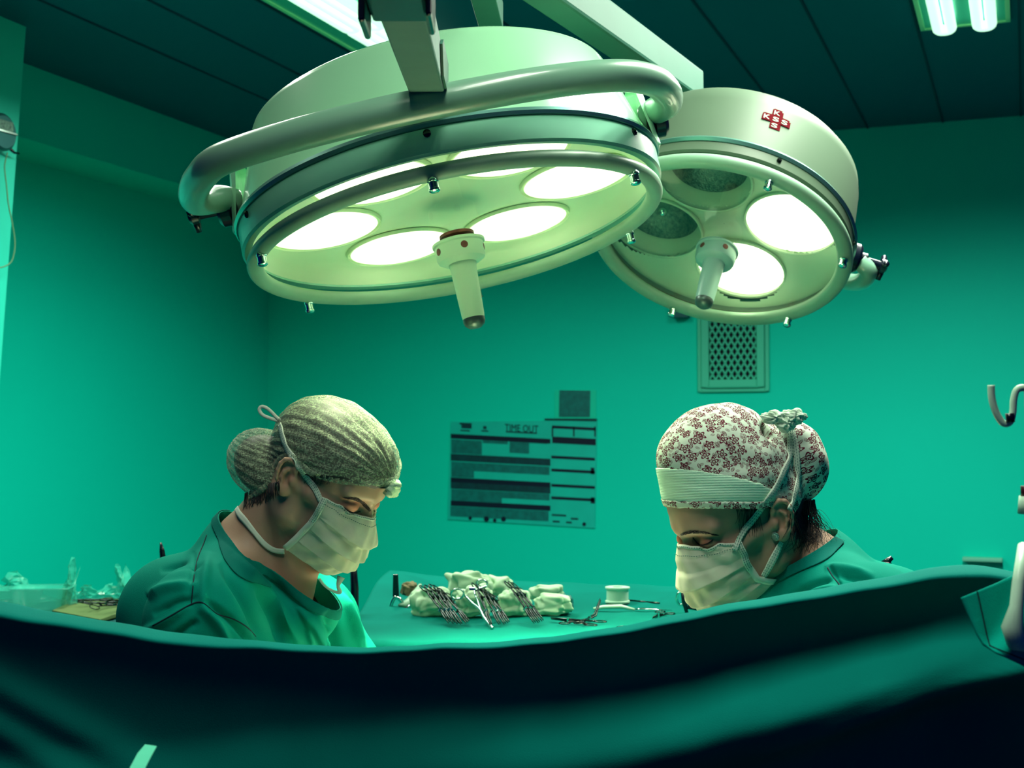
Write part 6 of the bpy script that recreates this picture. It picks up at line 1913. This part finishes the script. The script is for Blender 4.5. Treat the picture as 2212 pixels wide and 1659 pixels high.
# drape corner folded at the clamp, colour raised so it looks lit
def flap():
    out = [(2212, 1231), (2175, 1248), (2130, 1270), (2076, 1291), (2092, 1330), (2108, 1366), (2124, 1392), (2150, 1410), (2180, 1425), (2225, 1446), (2290, 1470), (2300, 1220), (2250, 1216)]
    n = 34; V = []
    top = [(2330, 1190), (2212, 1232), (2150, 1261), (2076, 1291)]
    bot = [(2330, 1490), (2225, 1446), (2160, 1415), (2122, 1390), (2076, 1291)]
    left = [(2076, 1291), (2094, 1334), (2110, 1370), (2124, 1392)]
    for i in range(n + 1):
        v = i / n
        for j in range(n + 1):
            u = j / n
            a = np.array([np.interp(u, [0, .25, .6, 1], [p[q] for p in [left[0], (2150, 1261), (2212, 1232), (2330, 1190)]]) for q in (0, 1)])
            b = np.array([np.interp(u, [0, .2, .5, 1], [p[q] for p in [left[3], (2152, 1411), (2225, 1446), (2330, 1490)]]) for q in (0, 1)])
            l = np.array([np.interp(v, [0, .35, .7, 1], [p[q] for p in left]) for q in (0, 1)])
            p = a * (1 - v) + b * v; lin_ = np.array(left[0]) * (1 - v) + np.array(left[3]) * v
            p = p + (l - lin_) * (1 - u)
            d = 1.30 - 0.018 * math.exp(-((u - 0.25 - 0.5 * (1 - v)) / 0.14) ** 2) + 0.02 * u - 0.012 * v
            V.append(tuple(P(p[0], p[1], d)))
    o = mesh_obj('folded_cloth', V, grid_faces(n + 1, n + 1), cloth_mat('folded_cloth_lit', (0.0, 0.40, 0.30), weave=700, strength=0.35))
    solid(o, 0.0022, 0)
    tag(o, 'folded cloth corner with stitched hem clipped at the right edge', 'cloth')
    sm_ = MB()
    G = np.array(V).reshape(n + 1, n + 1, 3)
    c = [Vector(G[i, 4]) for i in range(0, n - 2)] + [Vector(G[n - 3, j]) for j in range(4, n)]
    N3 = [-ray(2150, 1330).normalized()] * len(c)
    ribbon(sm_, [p + N3[0] * 0.0022 for p in c], N3, 0.0012, 0.0004, 1)
    sm_.build('seam', M_seamdark, o, world=True)
flap()
# pale tape end at lower left
a = MB(); P3 = [P(278, 1700, 1.17), P(300, 1655, 1.21), P(312, 1632, 1.235), P(326, 1612, 1.26)]
ribbon(a, P3, [(-ray(310, 1640).normalized() + Vector((0, 0, 1.1))).normalized()] * 4, [0.013, 0.013, 0.013, 0.011], 0.0015, 2)
o = a.build('tape_end', mat('pale_tape', (0.05, 0.50, 0.32), rough=0.7)); tag(o, 'pale tape end sticking up at the lower left in front of the drape', 'tape')

# ------------------------------------------------------------------ unseen operating table and pale towel, added to bounce lamp light onto the faces
def operating_table():
    c = VFM @ Vector((0.03, 2.25, 0.0))
    t = thing('operating_table', 'unseen draped operating table added between the two surgeons behind the hanging drape', 'table', (c.x, c.y, 0), YAW)
    nx, ny = 60, 90; V = []
    for i in range(ny + 1):
        y = -0.60 + 0.80 * i / ny
        for j in range(nx + 1):
            u = -1 + 2 * j / nx; x = 0.215 * u
            h = 0.16 * (1 - abs(u) ** 2.6) * (0.75 + 0.25 * math.cos((y + 0.1) * 3.2))
            if abs(u) > 0.98: h = -0.30
            V.append((x * (1 if abs(u) <= 0.98 else 1.03), y, 0.83 + h + 0.004 * math.sin(y * 31 + u * 5)))
    o = mesh_obj('table_drape', V, grid_faces(nx + 1, ny + 1), M_tablecloth, t); solid(o, 0.002, 1)
    MB().box((-0.20, -0.58, 0.76), (0.20, 0.18, 0.825)).build('table_top', M_steel, t, bevel=0.01)
    MB().box((-0.09, -0.10, 0.05), (0.09, 0.14, 0.76)).build('column', M_steel, t, bevel=0.01)
    MB().box((-0.18, -0.30, 0.0), (0.18, 0.20, 0.05)).build('base', M_steel, t, bevel=0.01)
    V = []; n = 40
    for i in range(n + 1):
        y = -0.52 + 0.60 * i / n
        for j in range(n + 1):
            u = -0.86 + 1.72 * j / n
            h = 0.16 * (1 - abs(u) ** 2.6) * (0.75 + 0.25 * math.cos((y + 0.1) * 3.2))
            V.append((0.215 * u, y, 0.842 + h + 0.004 * math.sin(y * 31 + u * 5) + 0.003 * math.sin(u * 17) * math.sin(y * 40)))
    o = mesh_obj('bounce_towel', V, grid_faces(n + 1, n + 1), mat('bounce_towel_cloth', (0.85, 0.80, 0.66), rough=0.9, spec=0.1, bump=0.3, bscale=200), t); solid(o, 0.002, 1)
    o['label'] = 'unseen pale towel added over the operating field to bounce light'
operating_table()
